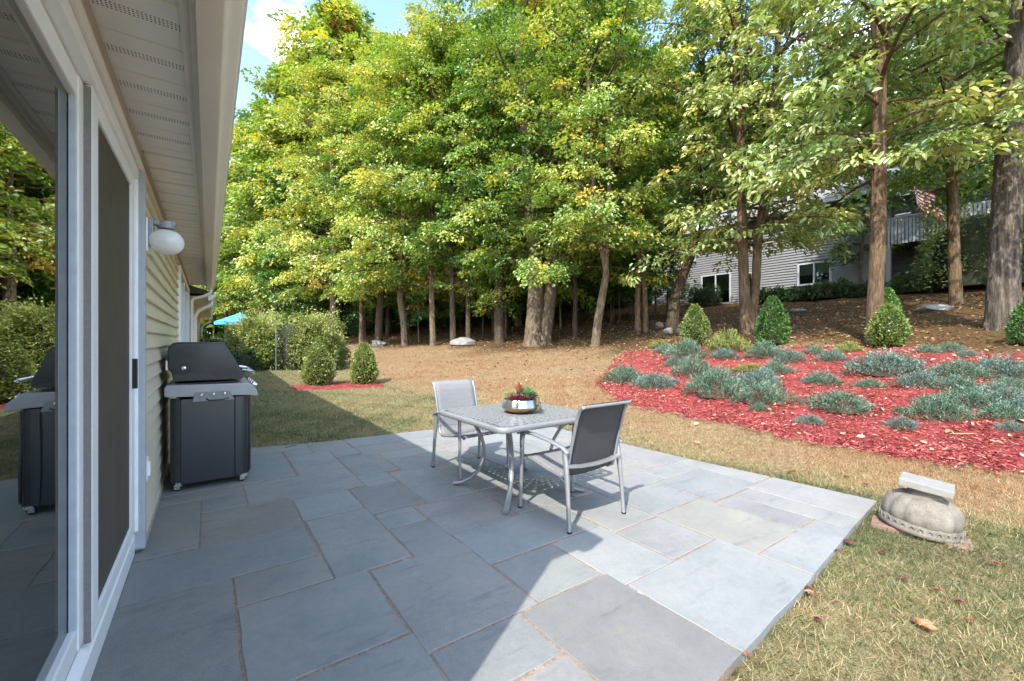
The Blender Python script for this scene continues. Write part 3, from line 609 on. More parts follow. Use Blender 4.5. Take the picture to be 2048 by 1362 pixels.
# ================================================================ sling chairs
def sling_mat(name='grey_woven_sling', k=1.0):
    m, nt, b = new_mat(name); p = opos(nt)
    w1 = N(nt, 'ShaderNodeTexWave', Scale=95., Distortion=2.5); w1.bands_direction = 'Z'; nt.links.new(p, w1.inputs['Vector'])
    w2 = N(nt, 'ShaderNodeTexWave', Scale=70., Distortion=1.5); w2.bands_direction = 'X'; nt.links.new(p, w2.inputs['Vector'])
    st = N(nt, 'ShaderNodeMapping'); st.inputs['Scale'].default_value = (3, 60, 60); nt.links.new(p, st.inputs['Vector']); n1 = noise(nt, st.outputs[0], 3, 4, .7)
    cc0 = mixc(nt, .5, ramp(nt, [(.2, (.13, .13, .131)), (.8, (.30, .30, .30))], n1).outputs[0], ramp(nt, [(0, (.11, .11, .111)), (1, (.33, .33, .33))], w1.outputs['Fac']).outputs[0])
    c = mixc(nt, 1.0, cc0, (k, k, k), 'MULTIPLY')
    nt.links.new(c, b.inputs['Base Color']); b.inputs['Roughness'].default_value = .75
    ad = N(nt, 'ShaderNodeMath', operation='ADD'); nt.links.new(w1.outputs['Fac'], ad.inputs[0]); nt.links.new(w2.outputs['Fac'], ad.inputs[1]); bump(nt, b, ad.outputs[0], .3, .002)
    out = [n for n in nt.nodes if n.type == 'OUTPUT_MATERIAL'][0]; tr = nt.nodes.new('ShaderNodeBsdfTransparent'); mx = nt.nodes.new('ShaderNodeMixShader'); mx.inputs[0].default_value = .10
    nt.links.new(b.outputs[0], mx.inputs[1]); nt.links.new(tr.outputs[0], mx.inputs[2]); nt.links.new(mx.outputs[0], out.inputs[0])
    return m
M_SLING = sling_mat()
def make_chair():
    C = thing('sling_chair', (0, 0, 0), '', 'chair', None)
    w = .29
    for s in (-1, 1):
        MB().tube([(s * w, .285, 0), (s * w, .283, .03), (s * (w - .004), .272, .30), (s * (w - .006), .262, .56), (s * (w - .006), .250, .60)], [.017, .0145, .0145, .016, .018], 10).build('leg', M_ALU, C, sm=50)
        MB().tube([(s * w, -.285, 0), (s * w, -.282, .03), (s * (w - .006), -.262, .28), (s * (w - .010), -.238, .48), (s * (w - .008), -.222, .575)], [.017, .0145, .017, .022, .018], 10).build('leg', M_ALU, C, sm=50)
        MB().lathe([(.018, -.001), (.018, .014)], 12, (s * w, .285, 0)).build('foot_cap', M_BLACKP, C); MB().lathe([(.018, -.001), (.018, .014)], 12, (s * w, -.285, 0)).build('foot_cap', M_BLACKP, C)
        MB().tube([(s * w, -.27, .555), (s * w, -.22, .585), (s * (w + .004), -.08, .612), (s * (w + .006), .10, .628), (s * (w + .004), .25, .622), (s * w, .31, .598)], [.018, .024, .027, .028, .026, .018], 10, flat=.45).build('armrest', M_ALU, C, sm=50)
        xs = s * (w - .042)
        MB().tube([(xs, .290, .395), (xs, .265, .418), (xs, .20, .412), (xs, 0, .375), (xs, -.16, .355), (xs, -.205, .378), (xs, -.225, .44), (xs, -.262, .60), (xs, -.318, .80), (xs, -.345, .865), (xs, -.378, .888)], .013, 8).build('side_rail', M_ALU, C, sm=50)
        MB().tube([(s * (w - .04), .24, .410), (s * (w - .006), .262, .405)], .012, 6).build('bracket', M_ALU, C)
    MB().tube([(-(w - .012), -.245, .455), (-.15, -.256, .440), (0, -.260, .435), (.15, -.256, .440), ((w - .012), -.245, .455)], .030, 8, flat=.45).build('back_rail', M_ALU, C, sm=50)
    MB().tube([(-(w - .05), .20, .395), ((w - .05), .20, .395)], .011, 8).build('cross_bar', M_ALU, C, sm=50)
    MB().tube([(-(w - .045), -.380, .888), ((w - .045), -.380, .888)], .012, 8).build('top_bar', M_ALU, C, sm=50)
    path = [(.290, .400), (.265, .424), (.20, .416), (.10, .390), (0, .372), (-.10, .360), (-.16, .358), (-.20, .382), (-.222, .44), (-.240, .51), (-.262, .602), (-.290, .70), (-.316, .80), (-.343, .868), (-.378, .902)]
    vs, fs = [], []; nx = 9
    for j, (y, z) in enumerate(path):
        for i in range(nx):
            u = i / (nx - 1) * 2 - 1; sag = .016 * (1 - u * u) * math.sin(math.pi * j / (len(path) - 1))
            seat = j < 7; vs.append((u * (w - .045), y - (0 if seat else sag), z - (sag if seat else 0)))
    for j in range(len(path) - 1):
        for i in range(nx - 1): fs.append((j * nx + i, j * nx + i + 1, (j + 1) * nx + i + 1, (j + 1) * nx + i))
    def sheet(j0, j1, name):
        v = vs[j0 * nx:(j1 + 1) * nx]; f = [q for q in fs if j0 * nx <= min(q) and max(q) < (j1 + 1) * nx]; f = [tuple(i - j0 * nx for i in q) for q in f]
        o = MB().add(v, f).build(name, M_SLING, C, sm=80); md = o.modifiers.new('thickness', 'SOLIDIFY'); md.thickness = .003; return o
    sheet(0, 6, 'seat_sling'); sheet(6, len(path) - 1, 'back_sling')
    return C
ch = make_chair()
ch.location = (2.34, 2.475, 0); ch.rotation_euler = (0, 0, .01); ch['label'] = 'silver chair with dark grey mesh back turned away, rear side toward the sliding door'; ch['group'] = 'chairs at the patio table'
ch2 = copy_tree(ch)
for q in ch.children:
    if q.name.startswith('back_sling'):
        q.data = q.data.copy(); q.data.materials.clear(); q.data.materials.append(sling_mat('darker_woven_sling', .20))  # same weave multiplied darker, on this chair's back only
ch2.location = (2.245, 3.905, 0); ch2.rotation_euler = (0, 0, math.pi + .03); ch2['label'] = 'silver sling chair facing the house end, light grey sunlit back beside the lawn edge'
# ================================================================ planter bowl with succulents
def make_planter():
    P = thing('succulent_planter', (2.30, 3.10, TZ + .002), 'hammered silver and copper bowl of red and green succulents on the table', 'planter')
    m, nt, b = new_mat('hammered_bowl'); p = opos(nt); sx = N(nt, 'ShaderNodeSeparateXYZ'); nt.links.new(p, sx.inputs[0])
    vo = N(nt, 'ShaderNodeTexVoronoi', Scale=45.); nt.links.new(p, vo.inputs['Vector'])
    q = N(nt, 'ShaderNodeMapRange'); q.inputs['From Min'].default_value = .050; q.inputs['From Max'].default_value = .056; nt.links.new(sx.outputs['Z'], q.inputs['Value'])
    c = mixc(nt, q.outputs[0], (.55, .33, .14), (.46, .46, .47)); c = mixc(nt, .5, c, ramp(nt, [(.3, (.75, .75, .75)), (.7, (1.1, 1.1, 1.1))], noise(nt, p, 18, 5)).outputs[0], 'MULTIPLY')
    nt.links.new(c, b.inputs['Base Color']); b.inputs['Metallic'].default_value = .95; b.inputs['Roughness'].default_value = .30; bump(nt, b, vo.outputs['Distance'], .25, .004)
    facet = lambda a, z: 1 + .012 * math.cos(14 * a)
    bowl = MB().lathe([(.01, 0), (.085, 0), (.115, .010), (.150, .035), (.168, .056), (.166, .066), (.150, .115), (.146, .122), (.140, .120), (.144, .110), (.01, .100)], 56, rfun=facet).build('bowl', m, P, sm=35)
    soil = plain('potting_soil', (.035, .025, .018), .95, var=.4, scale=60, bmp=.8)
    MB().lathe([(.001, .085), (.141, .085), (.139, .108), (.001, .114)], 24).build('soil', soil, P)
    r = np.random.default_rng(11)
    def rosette(name, c, rad, nl, kind, mat, h=.03, el=(.1, 1.3)):
        k = np.arange(nl); az = k * 2.39996 + r.uniform(0, 6); q = (k + .5) / nl
        e = el[1] - (el[1] - el[0]) * q + r.normal(0, .08, nl)
        T = np.stack([np.cos(az) * np.cos(e), np.sin(az) * np.cos(e), np.sin(e)], 1)
        Nn = np.stack([-np.cos(az) * np.sin(e), -np.sin(az) * np.sin(e), np.cos(e)], 1)
        L = rad * (.55 + .5 * q) * r.uniform(.85, 1.15, nl)
        P0 = np.array(c)[None] + np.stack([np.cos(az), np.sin(az), 0 * az], 1) * rad * .12 * q[:, None] + np.array([0, 0, 1.]) * (h * (1 - q))[:, None]
        me = leaves(name, P0, T, Nn, L, L * (.42 if kind == 'fat' else .26), q * .6 + r.uniform(0, .4, nl), mat, fold=.25, droop=-.05, big=True)
        link(bpy.data.objects.new(name, me), P)
    red = leaf_mat('red_succulent', [(0, (.08, .012, .018)), (.5, (.24, .05, .06)), (1, (.36, .14, .13))], .15, .12)
    pur = leaf_mat('purple_succulent', [(0, (.035, .010, .02)), (1, (.12, .035, .055))], .1, .15)
    lime = leaf_mat('lime_succulent', [(0, (.16, .22, .03)), (1, (.42, .46, .09))], .25, .1)
    gre = leaf_mat('green_succulent', [(0, (.06, .16, .035)), (.6, (.17, .33, .10)), (1, (.42, .52, .28))], .2, .1)
    bro = leaf_mat('rust_frond', [(0, (.16, .04, .015)), (1, (.34, .11, .04))], .2, .1)
    def at(u, v, z): # u along the camera's right, v toward the camera
        d = -Fw * v + Rt * u; return (d[0], d[1], z)
    for u, v, rd in ((-.11, .03, .05), (-.085, -.03, .055), (-.055, -.06, .05), (-.125, -.01, .045), (-.07, .0, .05)): rosette('lime_rosette', at(u, v, .125), rd, 26, 'thin', lime, .04)
    for u, v, rd in ((-.075, .085, .06), (-.035, .10, .055), (.005, .10, .06), (.04, .095, .05), (-.01, .06, .06)): rosette('red_rosette', at(u, v, .115), rd, 30, 'fat', red, .03)
    for u, v, rd in ((-.02, .02, .065), (.03, .045, .05), (.11, .06, .055), (.13, .01, .055)): rosette('purple_rosette', at(u, v, .125), rd, 30, 'fat', pur, .035)
    for u, v, rd in ((.075, .04, .075), (.06, -.02, .07), (.10, -.03, .065), (.03, -.06, .07), (.085, .0, .085)): rosette('green_rosette', at(u, v, .135), rd, 40, 'thin', gre, .05, (.15, 1.5))
    rosette('rust_frond', at(-.015, -.02, .15), .12, 7, 'fat', bro, .03, (1.1, 1.5))
    # trailing stems over the rim
    for (u, v, n, ln) in ((.150, .055, 26, .11), (.135, .085, 20, .08), (-.025, .145, 16, .05)):
        t = r.uniform(0, 1, n * 3); base = np.array(at(u, v, .12)); out = unit(np.array([[base[0], base[1], 0]]))[0]
        P0 = base + out * (.012 + .02 * np.sqrt(t))[:, None] - np.array([0, 0, 1.]) * (ln * t)[:, None] + r.normal(0, .006, (n * 3, 3))
        Tt = out[None] + r.normal(0, .6, (n * 3, 3)); me = leaves('trailing_stem', P0, Tt, r.normal(0, 1, (n * 3, 3)) + out, .014, .010, r.uniform(0, 1, n * 3), leaf_mat('trailing_succulent', [(0, (.10, .09, .03)), (1, (.34, .28, .12))], .15, .08), big=True)
        link(bpy.data.objects.new('trailing_stem', me), P)
make_planter()
# ================================================================ upturned stone pedestal at the patio corner
def make_pedestal():
    c, d = hit(1838, 1062); z0 = float(ground(c[0], c[1]))
    U = thing('stone_pedestal', (c[0], c[1], z0 + .03), 'grey lobed cast stone pedestal with square cap standing tilted at the patio corner', 'pedestal', rz=.25)
    U.rotation_euler = (0, 0, 0)
    m, nt, b = new_mat('cast_stone'); p = opos(nt); n1 = noise(nt, p, 9, 6, .65); n2 = noise(nt, p, 110, 4, .7)
    cc = mixc(nt, .8, ramp(nt, [(.3, (.11, .095, .072)), (.6, (.20, .18, .145)), (.8, (.26, .24, .20))], n1).outputs[0], ramp(nt, [(.3, (.6, .6, .6)), (.7, (1.2, 1.2, 1.2))], n2).outputs[0], 'MULTIPLY')
    nt.links.new(cc, b.inputs['Base Color']); b.inputs['Roughness'].default_value = .92; bump(nt, b, n2, .5, .004)
    s = d / 850.0                                     # metres per photo pixel at that distance
    R = 64 * s
    vd = unit(c[None, :2])[0]; va = math.atan2(vd[0], vd[1]); tilt = Matrix.Rotation(.12, 4, Vector((vd[0], vd[1], 0))) @ Matrix.Diagonal((.95, .95, .87, 1))
    def put(mb, name, mat, **kw):
        o = mb.build(name, mat, U, **kw); o.data.transform(tilt); return o
    lob = lambda a, z: 1 - .085 * (1 - abs(math.sin(6.5 * a + .3)) ** .55)
    prof = [(R * .95, .065), (R * .985, .085), (R * 1.0, .115), (R * .99, .15), (R * .93, .195), (R * .82, .235), (R * .66, .262), (R * .5, .275), (R * .34, .278)]
    put(MB().lathe(prof, 104, rfun=lob), 'lobed_body', m, sm=50)
    put(MB().lathe([(R * .9, 0), (R * 1.02, 0), (R * 1.04, .012), (R * 1.03, .03), (R * .99, .048), (R * 1.0, .062), (R * .97, .074), (R * .8, .078)], 64), 'base_ring', m, sm=50)
    for k in range(30):
        a = 2 * math.pi * k / 30
        o = put(MB().tube([(R * 1.015 * math.cos(a + e), R * 1.015 * math.sin(a + e), z) for e, z in ((-.06, .035), (-.05, .055), (0, .064), (.05, .055), (.06, .035))], .0055, 5), 'ring_scallop', m, sm=60)
    put(MB().lathe([(R * .45, .270), (R * .44, .285), (R * .42, .31), (R * .45, .325), (R * .55, .334), (R * .60, .338)], 40), 'neck', m, sm=50)
    a = 41 * s
    cap = MB().box(-a, a, -a * .9, a * .9, .336, .395)
    rot = Matrix.Rotation(-va - .06, 4, 'Z')
    o = cap.build('cap', plain('pale_cast_stone', (.215, .21, .185), .9, var=.14, scale=18, bmp=.5), U, bevel=.008); o.data.transform(tilt @ rot)
    # brick pavers it stands on
    bm_ = plain('terracotta_brick', (.20, .125, .09), .9, var=.3, scale=14, bmp=.5)
    br = thing('brick_edging', (c[0], c[1], z0), 'weathered terracotta bricks laid under the stone pedestal', 'bricks')
    rr = random.Random(4)
    for i, u in enumerate(np.linspace(-.17, .17, 3)):
        for j, v in enumerate((-.055, .055)):
            o = MB().box(-.095, .095, -.05, .05, -.05, .020).build('brick', bm_, br, bevel=.008)
            q = np.array([vd[1], -vd[0]]) * (u * .98) - vd * (v + .075); o.location = (q[0], q[1], .004 - .06 * u); o.rotation_euler = (rr.uniform(-.02, .02), rr.uniform(-.02, .06), -va + rr.uniform(-.05, .05))
    q, dd = hit(1903, 1082)
    st = MB().lathe([(.001, -.03), (.05, -.02), (.062, .01), (.05, .04), (.02, .055), (.001, .056)], 10, rfun=lambda a, z: 1 + .15 * math.sin(3 * a + 1)).build('garden_stone', m, None, sm=60); st.location = tuple(q); tag(st, 'small pale stone in the grass beside the pedestal bricks', 'stone')
make_pedestal()
# ================================================================ red mulch beds
def mulch_mat():
    m, nt, b = new_mat('red_dyed_mulch'); p = gpos(nt); n1 = noise(nt, p, 60, 5, .75); n2 = noise(nt, p, 3, 4)
    c = mixc(nt, 1, ramp(nt, [(.25, (.06, .013, .013)), (.5, (.30, .055, .05)), (.75, (.50, .14, .125))], n1).outputs[0], ramp(nt, [(.3, (.6, .62, .62)), (.7, (1.2, 1.25, 1.25))], n2).outputs[0], 'MULTIPLY')
    nt.links.new(c, b.inputs['Base Color']); b.inputs['Roughness'].default_value = .9; b.inputs['Specular IOR Level'].default_value = .15; bump(nt, b, n1, 1, .03); return m
M_MULCH = mulch_mat()
FR = [(1206, 768), (1212, 780), (1248, 809), (1307, 822), (1383, 837), (1477, 852), (1561, 877), (1667, 894), (1773, 911), (1900, 932), (2048, 953), (2300, 985)]
BK = [(1208, 762), (1222, 735), (1248, 702), (1300, 698), (1350, 695), (1420, 693), (1545, 692), (1660, 694), (1775, 695), (1900, 698), (2048, 708), (2300, 722)]
fr_w = np.array([hit(*q)[0] for q in FR]); bk_w = np.array([hit(*q)[0] for q in BK])
def sheet_between(A, B, name, mat, lift, nu=170, nv=70, wob=.05):
    ta = np.linspace(0, len(A) - 1, nu); fa = np.stack([np.interp(ta, np.arange(len(A)), A[:, k]) for k in range(2)], 1); fb = np.stack([np.interp(ta, np.arange(len(B)), B[:, k]) for k in range(2)], 1)
    fa += wob * np.stack([np.sin(9 * ta) + .6 * np.sin(23 * ta), np.cos(11 * ta)], 1); fb += wob * 2 * np.stack([np.sin(7 * ta), np.cos(13 * ta)], 1)
    v = np.linspace(0, 1, nv)[None, :, None]; XY = fa[:, None] * (1 - v) + fb[:, None] * v
    e = np.minimum(np.linspace(0, 1, nv), 1 - np.linspace(0, 1, nv)) * 40; e = np.clip(e, 0, 1)[None] * np.clip(np.minimum(ta, ta[-1] - ta)[:, None] * 6, 0, 1)
    Z = ground(XY[..., 0], XY[..., 1]) - .02 + (lift + .02) * e + .012 * np.sin(13 * XY[..., 0]) * np.sin(11 * XY[..., 1]) * e
    V = np.concatenate([XY, Z[..., None]], -1).reshape(-1, 3); i, j = np.meshgrid(np.arange(nu - 1), np.arange(nv - 1), indexing='ij'); a = (i * nv + j).ravel()
    me = np_mesh(name, V, np.stack([a, a + nv, a + nv + 1, a + 1], 1), mat, smoothed=True)
    return tag(link(bpy.data.objects.new(name, me)), kind='structure'), XY
bed, BEDXY = sheet_between(fr_w, bk_w, 'mulch_bed', M_MULCH, .035)
small_fr = np.array([hit(*q)[0] for q in [(574, 777), (600, 781), (660, 779), (720, 777), (772, 774)]]); small_bk = np.array([hit(*q)[0] for q in [(576, 776), (610, 770), (670, 765), (730, 765), (770, 771)]])
bed2, BED2XY = sheet_between(small_fr, small_bk, 'mulch_bed', M_MULCH, .03, 60, 20, .02)
from mathutils import geometry as _geo
def poly_of(XY): return np.concatenate([XY[:, 0], XY[::-1, -1]])
BEDP, BED2P = poly_of(BEDXY), poly_of(BED2XY)
def inside(P, x, y):
    r = np.zeros(len(x), bool); n = len(P); j = n - 1
    for i in range(n):
        (xi, yi), (xj, yj) = P[i], P[j]
        c = ((yi > y) != (yj > y)) & (x < (xj - xi) * (y - yi) / (yj - yi + 1e-12) + xi); r ^= c; j = i
    return r
def chips():
    n = 42000; u = rng.integers(0, BEDXY.shape[0] - 1, n); v = rng.beta(.75, 1.4, n); v = v * (BEDXY.shape[1] - 1); vi = v.astype(int).clip(0, BEDXY.shape[1] - 2)
    XY = BEDXY[u, vi] + rng.normal(0, .07, (n, 2)); d = XY @ Fw; k = rng.uniform(0, 1, n) < np.clip(7 / np.maximum(d, .1), .25, 1); XY = XY[k]; n = len(XY)
    m2 = 700; u = rng.integers(0, BED2XY.shape[0] - 1, m2); v = rng.integers(0, BED2XY.shape[1] - 1, m2); XY = np.concatenate([XY, BED2XY[u, v] + rng.normal(0, .04, (m2, 2))]); n += m2
    P = np.concatenate([XY, (ground(XY[:, 0], XY[:, 1]) + .035)[:, None]], 1) + rng.uniform(0, .012, (n, 1)) * np.array([[0, 0, 1]])
    az = rng.uniform(0, 2 * np.pi, n); T = np.stack([np.cos(az), np.sin(az), rng.normal(.1, .25, n)], 1); Nn = rng.normal(0, .35, (n, 3)) + np.array([0, 0, 1])
    L = rng.uniform(.025, .085, n); me = leaves('mulch_chips', P, T, Nn, L, rng.uniform(.006, .018, n), rng.beta(1.5, 1.6, n), leaf_mat('mulch_chip', [(0, (.06, .012, .012)), (.35, (.30, .050, .045)), (.7, (.48, .115, .10)), (.9, (.54, .22, .18)), (1, (.46, .36, .30))], 0, .02), fold=.1, droop=0)
    tag(link(bpy.data.objects.new('mulch_chips', me)), 'loose shreds of red mulch over the planting beds', 'mulch', kind='stuff')
chips()
# ================================================================ grass
M_GRASS = leaf_mat('grass_blades', [(0, (.032, .060, .013)), (.3, (.068, .098, .025)), (.42, (.14, .145, .052)), (.52, (.28, .26, .12)), (.72, (.42, .335, .17)), (.9, (.42, .285, .145)), (1, (.33, .175, .08))], .25, .04)
def vnoise(x, y, s, seed=0):
    return .5 + .25 * (np.sin(x * s * 1.1 + seed) * np.cos(y * s * .9 + seed * 2) + np.sin(x * s * 2.3 + y * s * 1.7 + seed) * .6 + np.sin(x * s * 4.1 - y * s * 3.7 + 2 * seed) * .4)
def grass():
    Ps = []; sz = []
    for (x0, x1, y0, y1, dens, s) in ((1.2, 8.5, -3.2, 1.9, 9500, 1.0), (4.0, 8.0, 1.0, 8, 5600, 1.15), (-.4, 7.5, 5.5, 9.5, 4600, 1.2), (-.4, 10, 9.5, 22, 1700, 2.0), (5, 11.5, 6, 16, 1700, 1.8)):
        n = int((x1 - x0) * (y1 - y0) * dens); x = rng.uniform(x0, x1, n); y = rng.uniform(y0, y1, n)
        d = x * Fw[0] + y * Fw[1]; r = x * Rt[0] + y * Rt[1]; k = (d > 1.0) & (np.abs(r) < d * 1.26) & ((HCAM + .1) * 850 / np.maximum(d, .2) < 760)
        k &= rng.uniform(0, 1, n) < np.clip(4.0 / d, .25, 1)
        x, y = x[k], y[k]; xs, ys = x / SC, y / SC
        pat = (xs < np.interp(ys, [1.0, 1.88, 2.7, 3.6, 5.7], [4.42, 4.37, 4.29, 4.25, 4.19]) + .004) & (ys > np.interp(xs, [-.4, 1.6, 1.84, 2.75, 3.6, 4.41], [.84, .86, .89, .95, 1.03, 1.09]) - .004) & (ys < np.interp(xs, [-.40, .43, .99, 1.42, 2.70, 4.3], [6.16, 6.08, 5.89, 5.82, 5.74, 5.62]) + .004)
        k = ~pat & ~inside(BEDP, x, y) & ~inside(BED2P, x, y) & (x > -.36) & (x < tree_line(np.clip(y, 0, 60)) + .3)
        k &= rng.uniform(0, 1, len(x)) < .40 + .75 * vnoise(x, y, 2.1, 4)
        Ps.append(np.stack([x[k], y[k]], 1)); sz.append(np.full(k.sum(), s))
    XY = np.concatenate(Ps); s = np.concatenate(sz); n = len(XY); x, y = XY.T
    P = np.concatenate([XY, (ground(x, y) - .004)[:, None]], 1)
    dm = .42 + .08 * smooth(5.5, 7, y) + .52 * smooth(4.2, 5.4, x) * smooth(-.6, 1.1, y + .25 * (x - 4)) + .22 * smooth(8, 14, y) * smooth(3, 7, x) - .22 * smooth(3.5, 1.0, x) * smooth(5, 7, y)
    t = dm + .55 * (vnoise(x, y, 1.6, 1) - .5) + .35 * (vnoise(x, y, 6, 2) - .5) + rng.normal(0, .17, n)
    edge = np.abs(x / SC - np.interp(y / SC, [1.0, 1.88, 2.7, 3.6, 5.7], [4.42, 4.37, 4.29, 4.25, 4.19])) < .12
    t = np.where(edge, t - .22, t)
    lod = np.clip(P[:, :2] @ Fw / 4.5, 1, 3.2)
    az = rng.uniform(0, 2 * np.pi, n); el = rng.uniform(.35, 1.35, n); T = np.stack([np.cos(az) * np.cos(el), np.sin(az) * np.cos(el), np.sin(el)], 1)
    L = rng.uniform(.026, .072, n) * np.where(edge, 1.25, 1) * (1 + .1 * s); W = rng.uniform(.0025, .0050, n) * lod
    B = unit(np.cross(T, rng.normal(0, 1, (n, 3)))); tip = P + T * L[:, None] + np.array([0, 0, -1.]) * (L * rng.uniform(0, .35, n))[:, None]
    V = np.stack([P - B * W[:, None] * .5, P + B * W[:, None] * .5, tip], 1).reshape(-1, 3)
    me = np_mesh('grass_blades', V, np.arange(3 * n).reshape(n, 3), M_GRASS, t)
    tag(link(bpy.data.objects.new('grass_blades', me)), 'short half dry lawn grass around the patio', 'grass', kind='stuff'); return n
NGRASS = grass()
# ================================================================ fallen leaves
M_LITTER = leaf_mat('dry_leaves', [(0, (.05, .025, .012)), (.3, (.15, .07, .03)), (.55, (.28, .15, .07)), (.8, (.34, .23, .135)), (1, (.44, .355, .27))], .15, .03)
def litter():
    XY = []
    n = 60000; x = rng.uniform(4, 24, n); y = rng.uniform(-4, 34, n); f = x - tree_line(np.clip(y, 0, 60)); d = x * Fw[0] + y * Fw[1]; r = x * Rt[0] + y * Rt[1]
    k = (d > 2) & (np.abs(r) < 1.25 * d) & (rng.uniform(0, 1, n) < np.clip(.025 + .07 * smooth(-7, -2.5, f) + .5 * smooth(-2.6, 1.2, f), 0, 1) * np.clip(14 / d, .2, 1)) & ~((x < 4.75) & (y < 6.3)); XY.append(np.stack([x[k], y[k]], 1))
    n = 2400; u = rng.integers(0, BEDXY.shape[0], n); v = rng.beta(1.3, .8, n) * (BEDXY.shape[1] - 1); XY.append(BEDXY[u, v.astype(int)] + rng.normal(0, .1, (n, 2)))
    n0 = len(XY[0]); XY = np.concatenate(XY); n = len(XY); bedf = np.arange(n) >= n0
    P = np.concatenate([XY, (ground(XY[:, 0], XY[:, 1]) + np.where(inside(BEDP, *XY.T), .045, .012) + rng.uniform(0, .02, n))[:, None]], 1)
    az = rng.uniform(0, 2 * np.pi, n); T = np.stack([np.cos(az), np.sin(az), rng.normal(.05, .25, n)], 1); Nn = rng.normal(0, .4, (n, 3)) + np.array([0, 0, 1])
    t = np.where(bedf, rng.uniform(.4, 1, n), rng.beta(2, 1.8, n)); L = rng.uniform(.045, .115, n) * np.where(bedf, .7, 1)
    me = leaves('fallen_leaves', P, T, Nn, L, L * rng.uniform(.4, .75, n), t, M_LITTER, fold=.22, droop=-.1, big=True)
    tag(link(bpy.data.objects.new('fallen_leaves', me)), 'dry fallen leaves scattered under the trees and over the mulch', 'leaves', kind='stuff')
litter()
def single_leaves():
    m = leaf_mat('autumn_leaf', [(0, (.09, .018, .016)), (.35, (.20, .055, .04)), (.65, (.34, .13, .055)), (1, (.42, .22, .10))], .2, .05)
    for i, (px, py, t, L) in enumerate([(1838, 1266, .75, .075), (1660, 1106, .1, .08), (1700, 1098, .15, .09), (1765, 1112, .3, .06), (1868, 1046, .45, .05), (1627, 1200, .8, .06), (1492, 1328, .6, .06), (1608, 1184, .05, .06), (1812, 1170, .1, .05), (1866, 1192, .35, .05), (1913, 1212, .25, .05), (1956, 978, .6, .06), (1631, 1248, .1, .05), (1935, 1252, .5, .05), (1732, 974, .05, .05), (1990, 1135, .4, .06)]):
        c, d = hit(px, py); az = rng.uniform(0, 6.28, 1)
        k = 5; A = az + np.linspace(-1.1, 1.1, k); T = np.stack([np.cos(A), np.sin(A), np.full(k, .25)], 1)
        LL = (L if i == 0 else L * .66) * np.array([.7, .95, 1.15, .95, .7]); me = leaves('fallen_leaf', np.zeros((k, 3)), T, np.tile([0, 0, 1.], (k, 1)) + rng.normal(0, .25, (k, 3)), LL, LL * .55, np.full(k, t) + rng.normal(0, .05, k), m, fold=.2, droop=.2, big=True)
        o = link(bpy.data.objects.new('fallen_leaf', me)); o.location = (c[0], c[1], c[2] + .028)
        tag(o, 'single bright orange leaf lying in the grass beside the patio' if i == 0 else 'small curled red or orange leaf lying in the grass by the patio', 'leaf', None if i == 0 else 'single fallen leaves in the near lawn')
single_leaves()
# ================================================================ clipped boxwoods
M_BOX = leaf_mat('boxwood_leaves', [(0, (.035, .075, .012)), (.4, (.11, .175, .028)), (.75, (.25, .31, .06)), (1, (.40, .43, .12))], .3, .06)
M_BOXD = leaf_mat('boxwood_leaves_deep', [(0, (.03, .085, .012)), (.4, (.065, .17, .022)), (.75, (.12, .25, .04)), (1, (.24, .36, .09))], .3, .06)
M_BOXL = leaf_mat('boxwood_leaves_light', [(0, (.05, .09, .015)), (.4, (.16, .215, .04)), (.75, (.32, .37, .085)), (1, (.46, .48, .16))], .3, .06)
M_CORE = plain('dark_twig_mass', (.022, .026, .010), .95, var=.4, scale=14)
M_TWIG = plain('brown_twigs', (.10, .07, .045), .9, var=.3, scale=20)
def boxwood(name, px, py, hw, hh, label, mat, seed, group=None, rbase=.8):
    c, d = hit(px, py); s = d / 850; R, H = hw * s * math.cos(math.atan((px - CX) / FPX)) * 1.04, hh * s; r = np.random.default_rng(seed)
    O = thing(name, c, label, 'shrub', group)
    prof = lambda t: np.where(t < .28, (rbase + (1 - rbase) * smooth(0, .28, t)), np.cos(np.clip((t - .28) / .74, 0, 1) * np.pi / 2) ** .72)
    n = int(5200 * max(.5, (R / .4))); t = r.beta(1.15, 1.25, n); az = r.uniform(0, 2 * np.pi, n)
    lump = 1 + .08 * np.sin(4 * az + 7 * t + seed) + .06 * np.sin(9 * az - 15 * t + seed) + .045 * np.sin(19 * az + 27 * t)
    q = prof(t) * R * lump * np.where(r.uniform(0, 1, n) < .05, r.uniform(1.02, 1.14, n), r.uniform(.74, 1.03, n) ** .6)
    P = np.stack([np.cos(az) * q, np.sin(az) * q, .03 + t * H * .99], 1)
    out = np.stack([np.cos(az), np.sin(az), .35 + .9 * t], 1); T = unit(out) + r.normal(0, .5, (n, 3)) + np.array([0, 0, .25]); Nn = unit(out) * .8 + r.normal(0, .6, (n, 3)) + np.array([0, 0, .5])
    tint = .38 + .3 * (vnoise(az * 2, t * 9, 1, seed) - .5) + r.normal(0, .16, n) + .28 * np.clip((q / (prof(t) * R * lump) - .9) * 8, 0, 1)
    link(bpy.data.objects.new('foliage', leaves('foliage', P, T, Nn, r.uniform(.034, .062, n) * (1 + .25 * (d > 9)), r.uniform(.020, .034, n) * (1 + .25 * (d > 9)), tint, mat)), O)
    MB().lathe([(max(.01, .86 * R * float(prof(tt))), .04 + tt * H * .93) for tt in np.linspace(0, 1, 10)], 14).build('twig_core', M_CORE, O, sm=80)
    MB().tube([(0, 0, -.05), (0, 0, .12)], .03, 6).build('stem', M_TWIG, O)
boxwood('boxwood_shrub', 637, 771, 29, 84, 'clipped cone boxwood on the lawn closer to the wire fence', M_BOXL, 1, 'clipped cone boxwoods')
